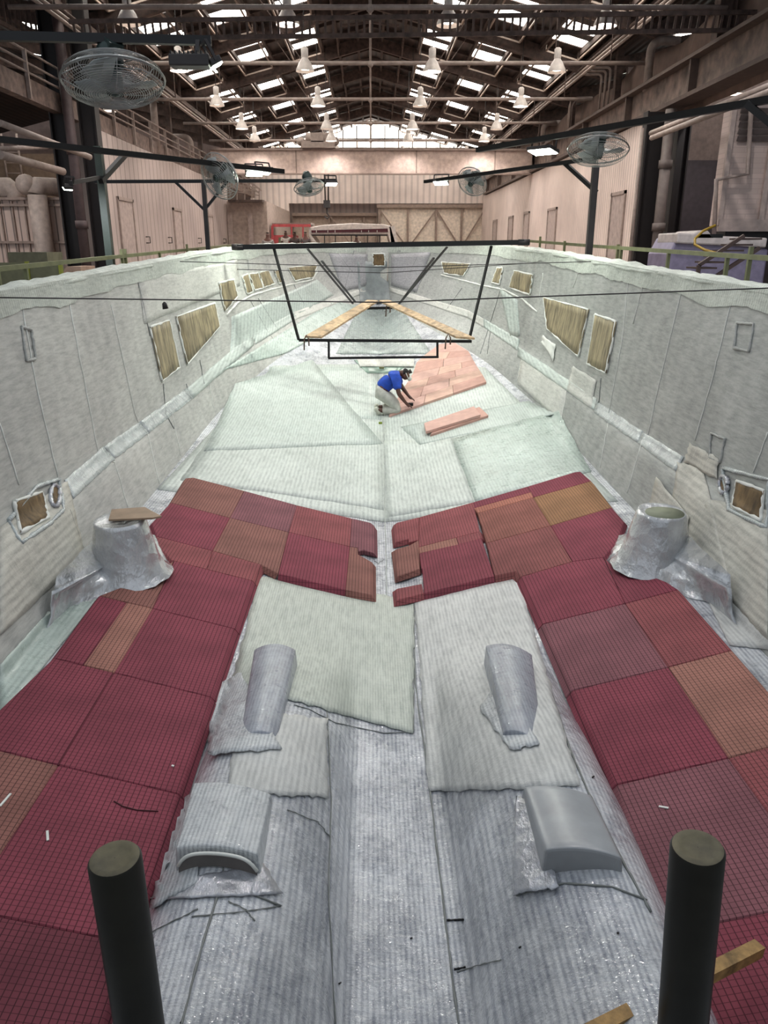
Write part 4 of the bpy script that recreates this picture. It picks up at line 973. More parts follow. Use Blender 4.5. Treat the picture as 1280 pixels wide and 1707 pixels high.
for i, (a, b) in enumerate((((0, 1345), (18, 1324)), ((79, 1386), (80, 1402)), ((1098, 1345), (1114, 1348)), ((286, 1277), (290, 1278)))):
    o = MB().bar(onfoam(a[0], a[1], .004), onfoam(b[0], b[1], .004), .012, .005).obj('cloth_scrap', WHT); tag(o, 'tiny white scrap on the foam, %s' % ['at the left picture edge', 'left column below the brown sheet', 'right column beside the post', 'left column inner edge'][i], 'scrap')
# pink planks being fitted
PK = plain('pink_foam', (200, 162, 150), .8, 0, .06, 8); PK2 = plain('salmon_foam', (194, 153, 140), .8, 0, .06, 8); PK3 = plain('peach_foam', (206, 170, 154), .8, 0, .06, 8)
Lp = [(648, 692), (656, 676), (667, 655), (677, 640), (688, 622), (694, 604), (712, 588), (733, 573)]
Rp = [(811, 636), (805, 625), (799, 616), (793, 607), (789, 600), (785, 592), (781, 585), (758, 571)]
def surf(x, y, th):
    p, nn = hit(x, y, th, True); return p
def plank(a, b, c, d, mat, lb, th=.05):
    T = [surf(*q, th) for q in (a, b, c, d)]; ctr = sum(T, Vector())/4
    T = [p+(ctr-p)*.012 for p in T]
    o = MB().prism(T, (0, 0, -th+.004)).obj('foam_plank', mat, bevel=.004); tag(o, lb, 'foam plank', 'pink foam planks on the forward floor')
rn = ['nearest row', 'second row', 'third row', 'fourth row', 'fifth row', 'sixth row', 'farthest row under the scaffold']
spl = [[0, .36, .66, 1], [0, .3, .62, 1], [0, .33, .7, 1], [0, .45, .8, 1], [0, .5, 1], [0, .55, 1], [0, 1]]
pn = {3: ['left', 'middle', 'right'], 2: ['left', 'right'], 1: ['single']}
def lp(a, b, t): return (a[0]+(b[0]-a[0])*t, a[1]+(b[1]-a[1])*t)
for r in range(7):
    s = spl[r]
    for i in range(len(s)-1):
        plank(lp(Lp[r], Rp[r], s[i]), lp(Lp[r], Rp[r], s[i+1]), lp(Lp[r+1], Rp[r+1], s[i+1]), lp(Lp[r+1], Rp[r+1], s[i]), (PK, PK3, PK2)[(r*2+i) % 3], 'pink foam plank in the fan being fitted, %s, %s piece' % (rn[r], pn[len(s)-1][i]))
def loose(a, b, c, d, lb, z):
    T = [surf(*q, z) for q in (a, b, c, d)]
    o = MB().prism(T, (0, 0, -.045)).obj('foam_plank', PK if z > .06 else PK2, bevel=.004); tag(o, lb, 'foam plank', 'pair of loose pink planks')
loose((717, 724), (814, 692), (799, 678), (740, 697), 'loose pink plank lying underneath another, right of the kneeling man', .05)
loose((710, 719), (801, 691), (790, 677), (707, 705), 'loose pink plank lying on top of another, right of the kneeling man', .1)
o = MB().box(hit(634, 705, .02)[0], (.06, .05, .03)).obj('green_scrap', plain('yellow_green_scrap', (130, 150, 50), .6)); tag(o, 'small yellow-green scrap behind the kneeling man', 'scrap')
o = MB().box(hit(636, 613, .06)[0], (.1, .06, .04)).obj('tape_roll', plain('olive_tape', (110, 110, 70), .6), bevel=.01); tag(o, 'small olive lump lying on the white cloth under the scaffold', 'scrap')
# ================================================================ SCAFFOLD
BY = 14.5
t = thing('hanging_scaffold', 'black steel beam and hanging work frame slung across the hull', 'scaffold')
bl = PY(396, 412, BY); brr = PY(873, 404, BY)
MB().bar(bl, brr, .1, .085).obj('cross_beam', BLACK, t)
for q in (bl, brr): MB().tube([q+Vector((-.1, 0, 0)), q+Vector((.1, 0, 0))], .055, 14).obj('beam_roller', STEEL, t)
fl = PY(498, 567, BY-.3); frr = PY(786, 569, BY-.3)
MB().bar(fl, frr, .05, .05).obj('front_bar', BLACK, t)
for a, b in (((456, 412), (498, 567)), ((819, 410), (782, 566))): MB().bar(PY(a[0], a[1], BY), PY(b[0], b[1], BY-.3), .045, .03).obj('hanger', BLACK, t)
AY = BY+2.3
for a, b in (((536, 435), (592, 503)), ((723, 430), (668, 503)), ((512, 414), (588, 506)), ((745, 412), (664, 508))):
    MB().bar(PY(a[0], a[1], BY+.4), PY(b[0], b[1], AY), .04, .02).obj('rear_hanger', BLACK if a[0] in (536, 723, 745) else STEEL, t)
MB().bar(PY(612, 514, AY), PY(654, 513, AY), .05, .05).obj('rear_bar', BLACK, t)
for a, b in (((548, 567), (548, 597)), ((729, 567), (729, 596)), ((547, 597), (731, 595))): MB().bar(PY(a[0], a[1], BY-.3), PY(b[0], b[1], BY-.3), .04, .04).obj('step_bar', BLACK, t)
for px, py, yy in ((511, 567, BY-.35), (747, 565, BY-.35), (647, 513, AY-.05)):
    c = PY(px, py, yy); MB().tube([c+Vector((-.05, 0, -.18)), c+Vector((-.04, 0, .02)), c+Vector((0, 0, .09)), c+Vector((.04, 0, .02)), c+Vector((.04, 0, -.1))], .014, 6).obj('clamp', plain('rusty_clamp', (96, 76, 66), .5, .4), t)
BW = wood('scaffold_board_wood', (176, 150, 118), 4, (2, 2, 2))
def board(q4, lb):
    o = MB().prism(q4, (0, 0, .035)).obj('scaffold_board', BW); tag(o, lb, 'board', 'scaffold boards')
board([PY(508, 566, BY-.3)+Vector((0, 0, .03)), PY(536, 567, BY-.3)+Vector((0, 0, .03)), PY(630, 506, AY)+Vector((0, 0, .03)), PY(612, 505, AY)+Vector((0, 0, .03))], 'wooden scaffold board sloping up to the middle from the left')
board([PY(760, 567, BY-.4)+Vector((0, 0, .03)), PY(791, 569, BY-.6)+Vector((0, 0, .03)), PY(648, 505, AY)+Vector((0, 0, .03)), PY(632, 506, AY)+Vector((0, 0, .03))], 'wooden scaffold board sloping up to the middle from the right')
# string lines
def wire(pts, lb, r=.006):
    P = []
    for i in range(len(pts)-1):
        a, b = pts[i], pts[i+1]
        for k_ in range(8): P.append(a.lerp(b, k_/8))
    P.append(pts[-1]); o = MB().tube(P, r, 6).obj('string_line', STEEL); tag(o, lb, 'string line')
wire([PY(-10, 496, 6.4), PY(640, 504, 6.9), PY(1290, 480, 6.4)], 'thin dark line stretched right across the hull in front of the windows', .006)
wire([PY(300, 436, 11.5), PY(640, 446, 11.5), PY(985, 436, 11.5)], 'thin line across the bow just below the beam')
wire([PY(395, 449, 12.6), PY(640, 455, 12.6), PY(890, 438, 12.6)], 'fainter second line across the bow')
o = MB().tube([PY(274, 503, 6.85), PY(274, 506, 6.85), PY(276, 515, 6.85)], [.006, .02, .026], 8).obj('plumb_tag', STEEL); tag(o, 'small dark tag hanging from the string line on the left', 'tag')
# ================================================================ foreground posts and batten
POST = plain('black_painted_post', (30, 29, 24), .45, .2, .3, 5); POSTT = plain('worn_post_top', (92, 86, 66), .6, .1, .35, 9)
def fpost(px, py, r, dx, lb):
    c = PZ(px, py, -1.72); t = thing('timber_post', lb, 'post', 'thick foreground posts'); b = c+Vector((dx, .02, -1.4))
    d = (c-b).normalized()
    MB().lathe([(r, 0), (r, (c-b).length-.01), (r-.006, (c-b).length)], b, d, 32).obj('post_body', POST, t)
    MB().lathe([(r-.006, 0), (r-.02, .004), (r-.03, -.002), (.001, .0)], c, d, 32).obj('post_top', POSTT, t)
fpost(191, 1430, .078, .0, 'thick near-black post in the left foreground')
fpost(1163, 1412, .08, .10, 'thick near-black post in the right foreground')
a_ = PZ(1264, 1581, -2.70); b_ = PZ(1000, 1716, -2.55); d_ = (a_-b_).normalized(); b_ = b_-d_*.3
o = MB().bar(b_, a_, .05, .05).obj('timber_batten', wood('yellow_batten', (176, 140, 88), 4, (2, 2, 2))); tag(o, 'yellow wooden batten lying across behind the right post', 'batten')
# ================================================================ walkway and rails
def walkway(sg, nm):
    m = MB(); P = []
    for Y in [1+.8*i for i in range(27)]:
        s = station(Y); P.append((s[9], Y, s[10]-.95))
    for i in range(len(P)-1):
        a, b = P[i], P[i+1]
        m.slab((XK+sg*(a[0]+.38), a[1], a[2]), (XK+sg*4.58, a[1], a[2]), (XK+sg*4.58, b[1], b[2]), (XK+sg*(b[0]+.38), b[1], b[2]), (0, 0, -.05))
    for i in range(0, len(P), 4): m.bb(XK+sg*4.4-.05, XK+sg*4.4+.05, P[i][1], P[i][1]+.1, -4.95, P[i][2])
    o = m.obj('side_walkway', plain('walkway_ply', (92, 82, 72), .8)); tag(o, 'plank walkway outside the %s rim' % nm, 'walkway')
walkway(-1, 'left'); walkway(1, 'right')
def rail(pts, xs_, lb, posts):
    P = [PX(q[0], q[1], x) for q, x in zip(pts, xs_)]; t = thing('guard_rail', lb, 'guard rail')
    for i in range(len(P)-1): MB().bar(P[i], P[i+1], .045, .05).obj('top_rail', GREENP, t)
    for px, tp in posts:
        for i in range(len(P)-1):
            a, b = pts[i], pts[i+1]
            if min(a[0], b[0]) <= px <= max(a[0], b[0]):
                u = (px-a[0])/(b[0]-a[0]); p = PX(px, a[1]+(b[1]-a[1])*u, xs_[i]+(xs_[i+1]-xs_[i])*u)
                MB().bb(p.x-.02, p.x+.02, p.y-.02, p.y+.02, p.z-.99, p.z+tp).obj('rail_post', GREENP, t); break
rail([(-10, 449), (205, 427), (395, 408)], [-3.75, -3.75, -3.4], 'pale green guard rail outside the left rim', [(-5, 0), (42, 0), (203, .1), (209, .1), (266, 0), (312, .1), (330, 0), (378, 0)])
rail([(872, 401), (1000, 411), (1130, 420), (1290, 431)], [3.3, 3.8, 3.9, 3.9], 'yellow-green guard rail outside the right rim', [(900, .1), (941, .05), (1030, .05), (1036, 0), (1115, 0), (1213, 0), (1250, .1)])
# ================================================================ booms, fans, floodlights
FANM = plain('fan_guard_wire', (150, 152, 150), .3, .7); FANG = plain('fan_green_body', (44, 58, 56), .4, .3)
def fan(px, py, Y, R, nrm, lb, rings=16, mount=None):
    c = PY(px, py, Y); a = Vector(nrm).normalized(); t = thing('industrial_fan', lb, 'fan')
    u = a.cross(Vector((0, 0, 1))).normalized(); v = a.cross(u)
    g = MB()
    for sgn in (1, -1):
        for i in range(rings):
            f = (i+1)/rings; r = R*f; hh = .105*R/.4*math.sqrt(max(0, 1-f**4))+.01
            g.tube([c+a*sgn*hh+(u*math.cos(x)+v*math.sin(x))*r for x in [2*math.pi*k_/40 for k_ in range(41)]], .0028 if rings > 10 else .004, 4, False)
    g.tube([c+(u*math.cos(x)+v*math.sin(x))*R*1.01 for x in [2*math.pi*k_/40 for k_ in range(41)]], .008, 6, False)
    g.obj('guard', FANM, t)
    g = MB()
    for k_ in range(8):
        x = 2*math.pi*k_/8; w0 = u*math.cos(x)+v*math.sin(x)
        for sgn in (1, -1): g.tube([c+a*sgn*.11*R/.4+w0*R*.1, c+a*sgn*.1*R/.4+w0*R*.6, c+a*sgn*.012+w0*R], .004, 4)
    g.obj('guard_spoke', FANM, t)
    for k_ in range(3):
        x = 2*math.pi*k_/3+.5; w0 = u*math.cos(x)+v*math.sin(x); w1 = u*math.cos(x+1.0)+v*math.sin(x+1.0)
        tw = a*.05
        MB().add([c+w0*R*.12-tw, c+w0*R*.82-tw*.7, c+(w0+w1).normalized()*R*.88, c+w1*R*.8+tw*.7, c+w1*R*.12+tw], [(0, 1, 2, 3, 4)], True).obj('blade', plain('fan_blade_grey', (150, 156, 156), .4), t).modifiers.new('s', 'SOLIDIFY').thickness = .006
    MB().lathe([(.001, -.1), (R*.16, -.1), (R*.2, 0), (R*.16, .1), (.001, .12)], c, a, 16).obj('motor_hub', FANG, t)
    b = -a if a.z < 0 else a
    m = MB(); m.lathe([(.001, 0), (.09, 0), (.1, .12), (.06, .2), (.001, .2)], c+b*.1, b, 14)
    if mount: m.bar(c+b*.18, mount, .12, .09)
    m.obj('motor_bracket', FANG, t); return t
def flood(px, py, Y, lb, tgt=(0, -.2, -1), w_=.26, power=1.0, col=(.93, 1, .9)):
    c = PY(px, py, Y); t = thing('floodlight', lb, 'floodlight'); d = Vector(tgt).normalized()
    q = d.to_track_quat('-Z', 'Y').to_matrix()
    MB().box(c, (w_, w_*.62, .05), q).obj('lamp_housing', STEEL, t, bevel=.01); hs_ = COL.objects[-1]
    MB().box(c+d*.03, (w_*.9, w_*.54, .012), q).obj('lens', emis('floodlight_lens', (240, 255, 235), 35), hs_)
    m = MB(); m.bar(c-q@Vector((w_*.5, 0, 0)), c-q@Vector((w_*.5, 0, -.14)), .02); m.bar(c+q@Vector((w_*.5, 0, 0)), c+q@Vector((w_*.5, 0, .14)), .02); m.bar(c+q@Vector((-w_*.5, 0, .14)), c+q@Vector((w_*.5, 0, .14)), .02)
    m.obj('yoke', STEEL, t)
    light('SPOT', c+d*.06, FLOOD_W*power, col, .08, d.to_track_quat('-Z', 'Y').to_euler(), 2.7, t); return t
def boom(lb, a, b, w_=.09, extra=()):
    t = thing('steel_boom', lb, 'boom'); MB().bar(a, b, w_, w_).obj('arm', BLACK, t)
    for nm, p, q, s in extra: MB().bar(p, q, s, s).obj(nm, STEEL if nm == 'post' else BLACK, t)
    return t
a5, b5 = PY(-20, 60, 6.5), PY(352, 68, 6.7)
boom('black boom across the top left holding the largest fan', a5, b5, .06)
t = thing('ballast_box', 'dark finned lamp gear box under the top left boom', 'gear box')
p = PY(318, 103, 6.6); MB().box(p, (.3, .16, .08)).obj('box_body', STEEL, t, bevel=.01); m = MB()
for i in range(9): m.box(p+Vector((-.13+.032*i, 0, .045)), (.01, .15, .03))
m.obj('cooling_fin', BLACK, t); MB().bar(p+Vector((.05, 0, .04)), PY(330, 68, 6.65), .03).obj('bracket', STEEL, t)
flood(357, 103, 6.6, 'small lit floodlight at the tip of the top left boom', (.5, .2, -1), .14, .25)
fan(189, 134, 6.6, .375, (.1, -.24, -1), 'largest caged fan hanging at the top left', 22, PY(190, 68, 6.6))
b1a, b1b = PY(-20, 230, 10.6), PY(472, 286, 14.8)
e = (b1b-b1a)
pp = b1a+e*.47
boom('long black boom slanting from the left edge to a pair of lamps', b1a, b1b, .075, [('brace', PY(168, 302, pp.y-.6), PY(209, 257, pp.y+.3), .07)])
gp = PY(163, 244, 12.1)
o = MB().bb(gp.x-.05, gp.x+.05, gp.y-.05, gp.y+.05, -1.3, gp.z+.0).obj('green_post', plain('dark_green_post', (58, 68, 60), .5)); tag(o, 'dark green upright post under the slanting left boom', 'post')
flood(424, 287, 14.4, 'left one of the pair of bright lamps on the slanting left boom', (.1, -.35, -1), .3, 1.2)
flood(440, 284, 14.6, 'right one of the pair of bright lamps on the slanting left boom', (.3, -.3, -1), .3, 1.2)
fan(366, 294, 13.6, .36, (-.5, -.75, -.35), 'caged fan seen edge-on under the slanting left boom', 10, PY(372, 277, 13.6))
flood(113, 311, 11, 'small bright lamp against the dark left columns', (-.5, .5, -1), .12, .9, (.9, .95, 1))
o = MB().bar(PY(118, 305, 11), PY(165, 296, 12), .05).obj('lamp_bracket', STEEL); tag(o, 'short dark bracket holding the small lamp on the left', 'bracket')
q0, q1 = PY(158, 303, 16.2), PY(560, 301, 16.2)
pb = PY(339, 300, 16.2)
boom('level black boom with a forked post, left of the bow', q0, q1, .06, [('post', pb, Vector((pb.x, pb.y, -1.3)), .08), ('brace', PY(290, 301, 16.2), PY(341, 350, 16.2), .05), ('brace', PY(378, 304, 16.2), PY(341, 350, 16.2), .05)])
fan(515, 312, 16.1, .29, (.2, -.4, -1), 'caged fan in the centre of the picture below the crane bridge', 10, PY(517, 300, 16.2))
flood(552, 305, 16.1, 'small lit lamp at the tip of the level left boom', (.1, -.3, -1), .22, .5)
c3a, c3b = PY(708, 303, 17.0), PY(993, 264, 13.3)
boom('black boom on the right with a post on the walkway', c3a, c3b, .06, [('post', PY(993, 276, 13.3), Vector((PY(993, 276, 13.3).x, 13.3, -1.25)), .1), ('brace', PY(940, 271, 13.9), PY(994, 320, 13.3), .06)])
flood(735, 303, 16.7, 'bright greenish lamp at the tip of the right boom', (-.1, -.3, -1), .3, 1.2)
fan(787, 303, 16.3, .3, (-.5, -.7, -.6), 'small caged fan under the right boom, beside the greenish lamp', 10, PY(788, 290, 16.3))
d4a, d4b = PY(1300, 163, 9.0), PY(796, 250, 13.8)
boom('long black boom slanting in from the right edge', d4a, d4b, .075, [('brace', PY(1245, 173, 9.3), PY(1300, 218, 9.0), .07)])
flood(905, 250, 12.5, 'flat lit lamp under the long right boom', (-.15, -.15, -1), .42, 1.5)
fan(997, 250, 11.4, .4, (-.1, -.33, -1), 'large caged fan under the long right boom', 16, PY(993, 226, 11.4))
# high-bay lamps
BELL = plain('bell_lamp_white', (196, 186, 180), .4)
def highbay(X, Y, z, lb, lit=1.0):
    t = thing('high_bay_lamp', lb, 'lamp', 'white bell lamps under the roof', (X, Y, z))
    MB().lathe([(.26, 0), (.25, .06), (.17, .22), (.1, .32), (.09, .34)], n=18).obj('shade', BELL, t); sh_ = [c for c in COL.objects[-1:]][0]
    MB().lathe([(.09, .34), (.1, .36), (.1, .58), (.05, .62), (.001, .62)], n=14).obj('gear_can', BELL, t)
    MB().lathe([(.001, .05), (.12, .05), (.12, .12)], n=14).obj('bulb', emis('bulb_dim', (255, 244, 230), 6) if lit < .9 else emis('bulb_bright', (255, 246, 238), 30), sh_)
    MB().tube([(0, 0, .6), (0, 0, (roofz(abs(X)) if abs(X) < 8.3 else 6.3+(abs(X)-8.3)*.1966)-z+.03)], .012, 5).obj('hanging_rod', STEEL, t)
    if lit > .5: light('SPOT', (0, 0, .04), HIGHBAY_W*lit, (1, .95, .92), .12, spot=2.4, parent=t)
HY = [20.0, 24.8, 30.4, 35.9, 39.7, 46.8]; HX = [-5.4, -1.85, 1.75, 5.3]
for i, Y in enumerate(HY):
    for j, X in enumerate(HX):
        highbay(X, Y-.1, 4.75, 'white bell lamp in the %s row from the lens, %s' % (['first', 'second', 'third', 'fourth', 'fifth', 'sixth'][i], ['outer left', 'inner left', 'inner right', 'outer right'][j]), 1.0 if (i+j) % 2 else .8)
for Y in (8.8, 14.2):  # out-of-view rows added to light the aft hull, stronger on the right
    for j, X in enumerate(HX):
        highbay(X, Y, 5.4, 'added out-of-view bell lamp above the lens, %s row, %s' % ('first' if Y < 10 else 'second', ['outer left', 'inner left', 'inner right', 'outer right'][j]), (.55, .6, 1.0, 1.3)[j])
highbay(-9.6, 31.8, 4.8, 'white bell lamp over the left aisle, seen below the largest fan', 1.0)
highbay(-11.2, 21.5, 4.4, 'white bell lamp over the left aisle, farther out', 1.0)
highbay(-11, 19, 4.6, 'added out-of-view bell lamp over the left aisle, nearest the lens', 1.0)  # out of view, added to brighten the booth side of the aisle
highbay(9.0, 20.3, 4.7, 'white bell lamp at the top right corner above the girder', 1.0)
highbay(11.5, 27, 4.6, 'white bell lamp over the right aisle beyond the girder', 1.0)
# ================================================================ far boats and people
t = thing('yacht_superstructure', 'white yacht superstructure with dark red window band, beyond the bow', 'boat')
YD = 46
def FP(x, y): return PY(x, y, YD)
WG = plain('yacht_white', (214, 204, 198), .3)
MB().prism([FP(515, 379), FP(540, 375), (FP(590, 372)), FP(640, 374), FP(652, 377), FP(660, 405), FP(650, 405), FP(646, 391), FP(518, 391), FP(528, 404), FP(520, 404), FP(514, 392)], (0, 4, 0)).obj('deckhouse', WG, t, bevel=.04)
m = MB(); m.prism([FP(519, 384), FP(646, 381), FP(647, 387), FP(519, 388)], (0, -.06, 0)); m.obj('window_band', plain('maroon_glass', (80, 24, 28), .2), t)
m = MB()
for x in (527, 546, 558, 602, 614, 628): m.prism([FP(x, 384), FP(x+1, 384), FP(x+1, 388), FP(x, 388)], (0, -.1, 0))
m.obj('window_mullion', WG, t)
m = MB(); m.prism([FP(520, 391), FP(646, 391), FP(646, 393), FP(520, 393)], (0, .5, 0))
for x in (540, 558, 585, 612, 632): m.prism([FP(x, 391), FP(x+1.5, 391), FP(x+1.5, 408), FP(x, 408)], (0, .2, 0))
m.obj('deck_frame', STEEL, t)
t = thing('boat_cradle', 'pink-red painted boat cradle frame left of the white superstructure', 'cradle')
RD = plain('pink_red_paint', (196, 84, 88), .5); m = MB(); m.prism([FP(453, 392), FP(492, 392), FP(492, 460), FP(453, 460)], (0, 2, 0)); m.obj('red_panel', RD, t)
m = MB(); m.bar(FP(454, 376), FP(454, 408), .12); m.bar(FP(454, 376), FP(518, 376), .14); m.bar(FP(486, 378), FP(486, 405), .08); m.bar(FP(505, 378), FP(505, 405), .08); m.obj('cradle_frame', RD, t)
m = MB(); m.slab(FP(453, 376), FP(518, 375), FP(518, 374)+Vector((0, 3, 0)), FP(453, 375)+Vector((0, 3, 0)), (0, 0, .12)); m.obj('canopy', plain('grey_canopy', (128, 118, 112), .6), t)
m = MB(); m.prism([FP(465, 396), FP(480, 396), FP(480, 410), FP(465, 410)], (0, -.2, 0)); m.obj('green_cover', plain('olive_cover', (120, 124, 98), .7), t)
o = MB().prism([FP(649, 377), FP(658, 377), FP(663, 405), FP(652, 405)], (0, .4, 0)).obj('white_moulding', WG); tag(o, 'upright white moulding at the right end of the superstructure', 'moulding')
t = thing('stair_platform', 'steel stair and landing at the far end of the left wall', 'stairs')
m = MB(); PLY_ = 44.6
m.slab(PY(380, 333, PLY_), PY(437, 333, PLY_), PY(437, 332, PLY_)+Vector((0, 1, 0)), PY(380, 332, PLY_)+Vector((0, 1, 0)), (0, 0, -.12)); m.obj('landing', RAFT, t)
m = MB()
for yy in (318, 312, 306): m.bar(PY(383, yy, PLY_), PY(433, yy+8, PLY_), .05)
for x in (383, 395, 408, 420, 432): m.bar(PY(x, 333, PLY_), PY(x, 306+(x-383)*.2, PLY_), .05)
m.bar(PY(400, 290, PLY_), PY(436, 318, PLY_), .08); m.bar(PY(400, 298, PLY_), PY(432, 322, PLY_), .08); m.obj('stair_rail', PIPE, t)
for i, (x, h_) in enumerate(((418, 3), (384, 2.6))):
    o = MB().box(PY(x, 383, 44.9), (.25, .1, 1.6)).obj('wall_cabinet', MC['door_leaf_grey']); tag(o, 'narrow grey cabinet on the far left annex wall, %s' % ['right', 'left'][i], 'cabinet')
# ---- people
def skin_obj(name, verts, edges, rad, mat, parent, sub=2, root=0):
    me = bpy.data.meshes.new(name); me.from_pydata([tuple(v) for v in verts], edges, []); o = bpy.data.objects.new(name, me); COL.objects.link(o)
    me.materials.append(mat); o.parent = parent; sk = o.modifiers.new('skin', 'SKIN'); sk.use_smooth_shade = True
    lay = me.skin_vertices[0].data if me.skin_vertices else None
    if lay is None:
        bm = bmesh.new(); bm.from_mesh(me); bm.verts.layers.skin.verify(); bm.to_mesh(me); bm.free(); lay = me.skin_vertices[0].data
    for i, r in enumerate(rad): lay[i].radius = (r, r) if not isinstance(r, tuple) else r; lay[i].use_root = (i == root)
    sb = o.modifiers.new('sub', 'SUBSURF'); sb.levels = sub; sb.render_levels = sub
    return o
def chain(V, E, R, start, pts):
    prev = start
    for p, r in pts:
        V.append(p); R.append(r); i = len(V)-1
        if prev is not None: E.append((prev, i))
        prev = i
    return prev
SKN = plain('brown_skin', (84, 52, 42), .5); BLU = plain('blue_shirt', (30, 72, 176), .8, 0, .15, 12); TRO = plain('pale_grey_trousers', (186, 186, 178), .8, 0, .12, 10); HAIR = plain('black_hair', (20, 16, 16), .8); SHO = plain('white_shoes', (200, 200, 186), .6)
fp, _ = hit(648, 690); org = fp
man = thing('person', 'man in a blue shirt and pale trousers kneeling and pressing down a pink plank', 'person', None, org)
V = []; E = []; R = []
chain(V, E, R, None, [((-.14, .06, .42), .115), ((-.06, .06, .52), .10), ((.05, .07, .61), .11), ((.13, .08, .67), .09), ((.19, .08, .71), .055), ((.235, .075, .725), .06)])
chain(V, E, R, 5, [((.28, .07, .70), .092), ((.315, .065, .655), .078), ((.335, .06, .61), .05)])
sh = 3
for ys_, el, hd, wr in ((-1, (.17, -.19, .40), (.34, -.10, .18), (.29, -.13, .235)), (1, (.24, .30, .44), (.40, .20, .25), (.36, .22, .29))):
    s0 = chain(V, E, R, sh, [((.13, .08+ys_*.13, .665), .065), (tuple((Vector((.13, .08+ys_*.15, .64))+Vector(el))/2), .05), (el, .042), (tuple((Vector(el)+Vector(wr))/2), .038), (wr, .027), (hd, (.034, .02))])
    for q in range(4):
        o_ = Vector(hd)+Vector((.0, -.03+.02*q, 0)); chain(V, E, R, s0, [(tuple(o_+Vector((.03, 0, -.012))), .011), (tuple(o_+Vector((.06-.004*abs(q-1.4), 0, -.03))), .009), (tuple(o_+Vector((.078-.005*abs(q-1.4), 0, -.052))), .007)])
    chain(V, E, R, s0, [(tuple(Vector(hd)+Vector((-.005, -.045*ys_*-1, -.01))), .012), (tuple(Vector(hd)+Vector((.02, -.06*ys_*-1, -.03))), .009)])
for ys_ in (-1, 1):
    chain(V, E, R, 0, [((-.13, .06+ys_*.09, .40), .105), ((.04, .06+ys_*.15, .24), .08), ((.19, .06+ys_*.17, .085), .062), ((.02, .06+ys_*.16, .07), .055), ((-.16, .06+ys_*.14, .085), .042), ((-.215, .06+ys_*.14, .10), .036), ((-.16, .06+ys_*.14, .03), .03)])
skin_obj('body', V, E, R, SKN, man)
V = []; E = []; R = []
chain(V, E, R, None, [((-.15, .06, .42), .16), ((-.05, .06, .535), .15), ((.05, .07, .62), .165), ((.13, .08, .67), .145), ((.175, .08, .705), .075)])
for ys_, el in ((-1, (.17, -.19, .40)), (1, (.24, .30, .44))):
    a = Vector((.125, .08+ys_*.14, .66)); chain(V, E, R, 3, [(tuple(a), .095), (tuple(a.lerp(Vector(el), .55)), .08), (tuple(a.lerp(Vector(el), .78)), .072)])
skin_obj('shirt', V, E, R, BLU, man)
V = []; E = []; R = []
chain(V, E, R, None, [((-.14, .06, .42), .17), ((-.10, .06, .48), .15)])
for ys_ in (-1, 1):
    chain(V, E, R, 0, [((-.14, .06+ys_*.09, .38), .128), ((.04, .06+ys_*.15, .24), .1), ((.18, .06+ys_*.17, .095), .082), ((.02, .06+ys_*.16, .08), .074), ((-.13, .06+ys_*.14, .085), .06)])
skin_obj('trousers', V, E, R, TRO, man)
for ys_ in (-1, 1):
    V = []; E = []; R = []; yy = .06+ys_*.14
    chain(V, E, R, None, [((-.235, yy, .15), .042), ((-.215, yy, .09), .045), ((-.185, yy, .045), .046), ((-.15, yy, .025), .035)]); skin_obj('shoe', V, E, R, SHO, man)
V = []; E = []; R = []
chain(V, E, R, None, [((.245, .075, .735), .085), ((.29, .07, .735), .09), ((.325, .065, .70), .07)]); skin_obj('hair', V, E, R, HAIR, man)
MB().tube([(.30, -.03, .74), (.335, -.03, .66), (.36, .05, .60), (.345, .14, .66), (.30, .16, .74)], .008, 6).obj('mask_strap', plain('strap_white', (214, 214, 206), .6), man)
MB().ball((.37, .06, .625), .045, 12).obj('dust_mask', MC['strap_white'], man)
m = MB()
for s in (-1, 1): m.ball((.27, .07+s*.085, .68), .022, 8, (1, .5, 1.4))
m.obj('ear', SKN, man)
o = MB().tube([PY(680, 621, org.y+.5), PY(686, 618, org.y+.5)], [.035, .045], 8).obj('roller_head', STEEL); o.parent = None
o.location = (0, 0, 0); tag(o, 'small dark tool lying on the foam beyond the kneeling man', 'tool')
tl, _ = hit(683, 620, .09, True); 
for i_ in range(len(o.data.vertices)): o.data.vertices[i_].co += (tl-PY(683, 620, org.y+.5))
o = MB().box(surf(684, 674, .085), (.1, .06, .05)).obj('sanding_block', HAIR, bevel=.01); tag(o, 'dark block under the kneeling man\'s hand', 'block')
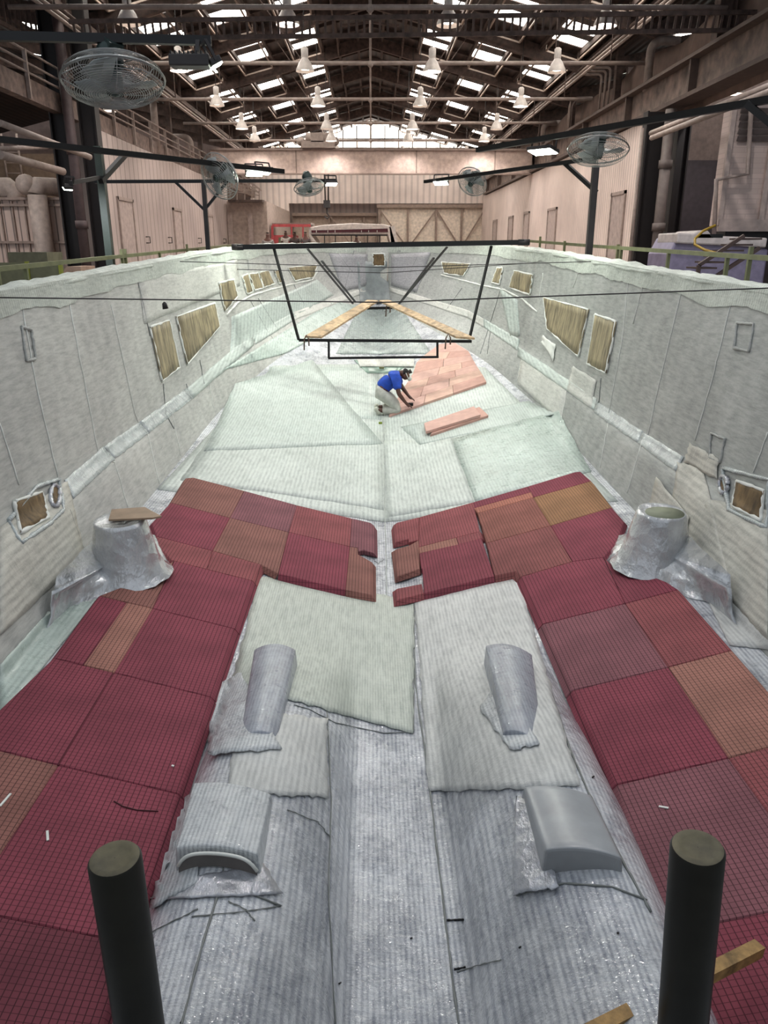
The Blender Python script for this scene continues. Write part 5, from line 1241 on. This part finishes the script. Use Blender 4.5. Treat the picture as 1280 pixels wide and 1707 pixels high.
def stander(px, py, Y, lb, top, hair=HAIR, skin=SKN, h=1.72):
    hd = PY(px, py, Y); b = Vector((hd.x, Y, hd.z-h*.95)); t = thing('person', lb, 'person', 'distant workers', b); V = []; E = []; R = []
    chain(V, E, R, None, [((0, 0, .95), .14), ((0, 0, 1.15), .12), ((0, 0, 1.38), .14), ((0, 0, 1.5), .06), ((0, -.01, 1.6), .09), ((0, -.01, 1.68), .08)])
    for s in (-1, 1):
        chain(V, E, R, 2, [((s*.18, 0, 1.38), .06), ((s*.23, -.03, 1.12), .045), ((s*.2, -.18, .95), .035), ((s*.18, -.26, .93), .03)])
        chain(V, E, R, 0, [((s*.1, 0, .88), .1), ((s*.12, -.02, .48), .065), ((s*.12, .02, .1), .045), ((s*.12, -.12, .04), .04)])
    skin_obj('body', V, E, R, skin, t, 1)
    V = []; E = []; R = []; chain(V, E, R, None, [((0, 0, .95), .16), ((0, 0, 1.15), .15), ((0, 0, 1.38), .165)])
    for s in (-1, 1): chain(V, E, R, 2, [((s*.19, 0, 1.37), .08), ((s*.23, -.02, 1.2), .07)])
    skin_obj('shirt', V, E, R, top, t, 1)
    V = []; E = []; R = []; chain(V, E, R, None, [((0, 0, .92), .165)])
    for s in (-1, 1): chain(V, E, R, 0, [((s*.1, 0, .85), .12), ((s*.12, -.02, .48), .09), ((s*.12, .02, .14), .075)])
    skin_obj('trousers', V, E, R, STEEL, t, 1)
    V = []; E = []; R = []; chain(V, E, R, None, [((0, 0, 1.68), .1), ((0, .01, 1.72), .09)]); skin_obj('hair', V, E, R, hair, t, 1)
    return b
TP = [stander(446, 391, 36, 'worker in grey standing far off left of the red cradle', plain('grey_shirt', (120, 112, 108), .8)),
 stander(491, 390, 43, 'worker in a dark shirt standing inside the cradle, left one', plain('dark_shirt', (72, 62, 60), .8)),
 stander(509, 390, 42.2, 'worker in a dark shirt standing inside the cradle, right one', MC['dark_shirt']),
 stander(594, 396, 44, 'worker in a white shirt under the white superstructure', plain('white_shirt', (206, 198, 192), .8)),
 stander(476, 388, 43.5, 'worker in a white shirt bending behind the red cradle panel', MC['white_shirt'])]
m = MB()
for b in TP: m.bb(b.x-.5, b.x+.5, b.y-.4, b.y+.4, b.z-.1, b.z)
for b in TP: m.bb(b.x-.4, b.x+.4, b.y-.3, b.y+.3, -1.75, b.z-.1)
struct('floor_stage', m, MC['walkway_ply'])
# ================================================================ raise everything by the eye height; give roots a base origin
bpy.context.view_layer.update()
ch = {}
for o in COL.objects:
    if o.parent: ch.setdefault(o.parent, []).append(o)
for o in list(COL.objects):
    if o.parent or o == cam: continue
    if o.type == 'LIGHT': o.location.z += ZC; continue
    if o.type == 'EMPTY' and o.location.length < 1e-6 and ch.get(o):
        pts = [Vector(v.co)+c.location for c in ch[o] if c.type == 'MESH' for v in c.data.vertices]
        if pts:
            b = Vector(((min(p.x for p in pts)+max(p.x for p in pts))/2, (min(p.y for p in pts)+max(p.y for p in pts))/2, min(p.z for p in pts)))
            o.location = b
            for c in ch[o]: c.location -= b
    elif o.type == 'MESH' and o.get('kind') != 'structure':
        vs = o.data.vertices
        b = Vector(((min(v.co.x for v in vs)+max(v.co.x for v in vs))/2, (min(v.co.y for v in vs)+max(v.co.y for v in vs))/2, min(v.co.z for v in vs)))
        for v in vs: v.co -= b
        o.location += b
    o.location.z += ZC
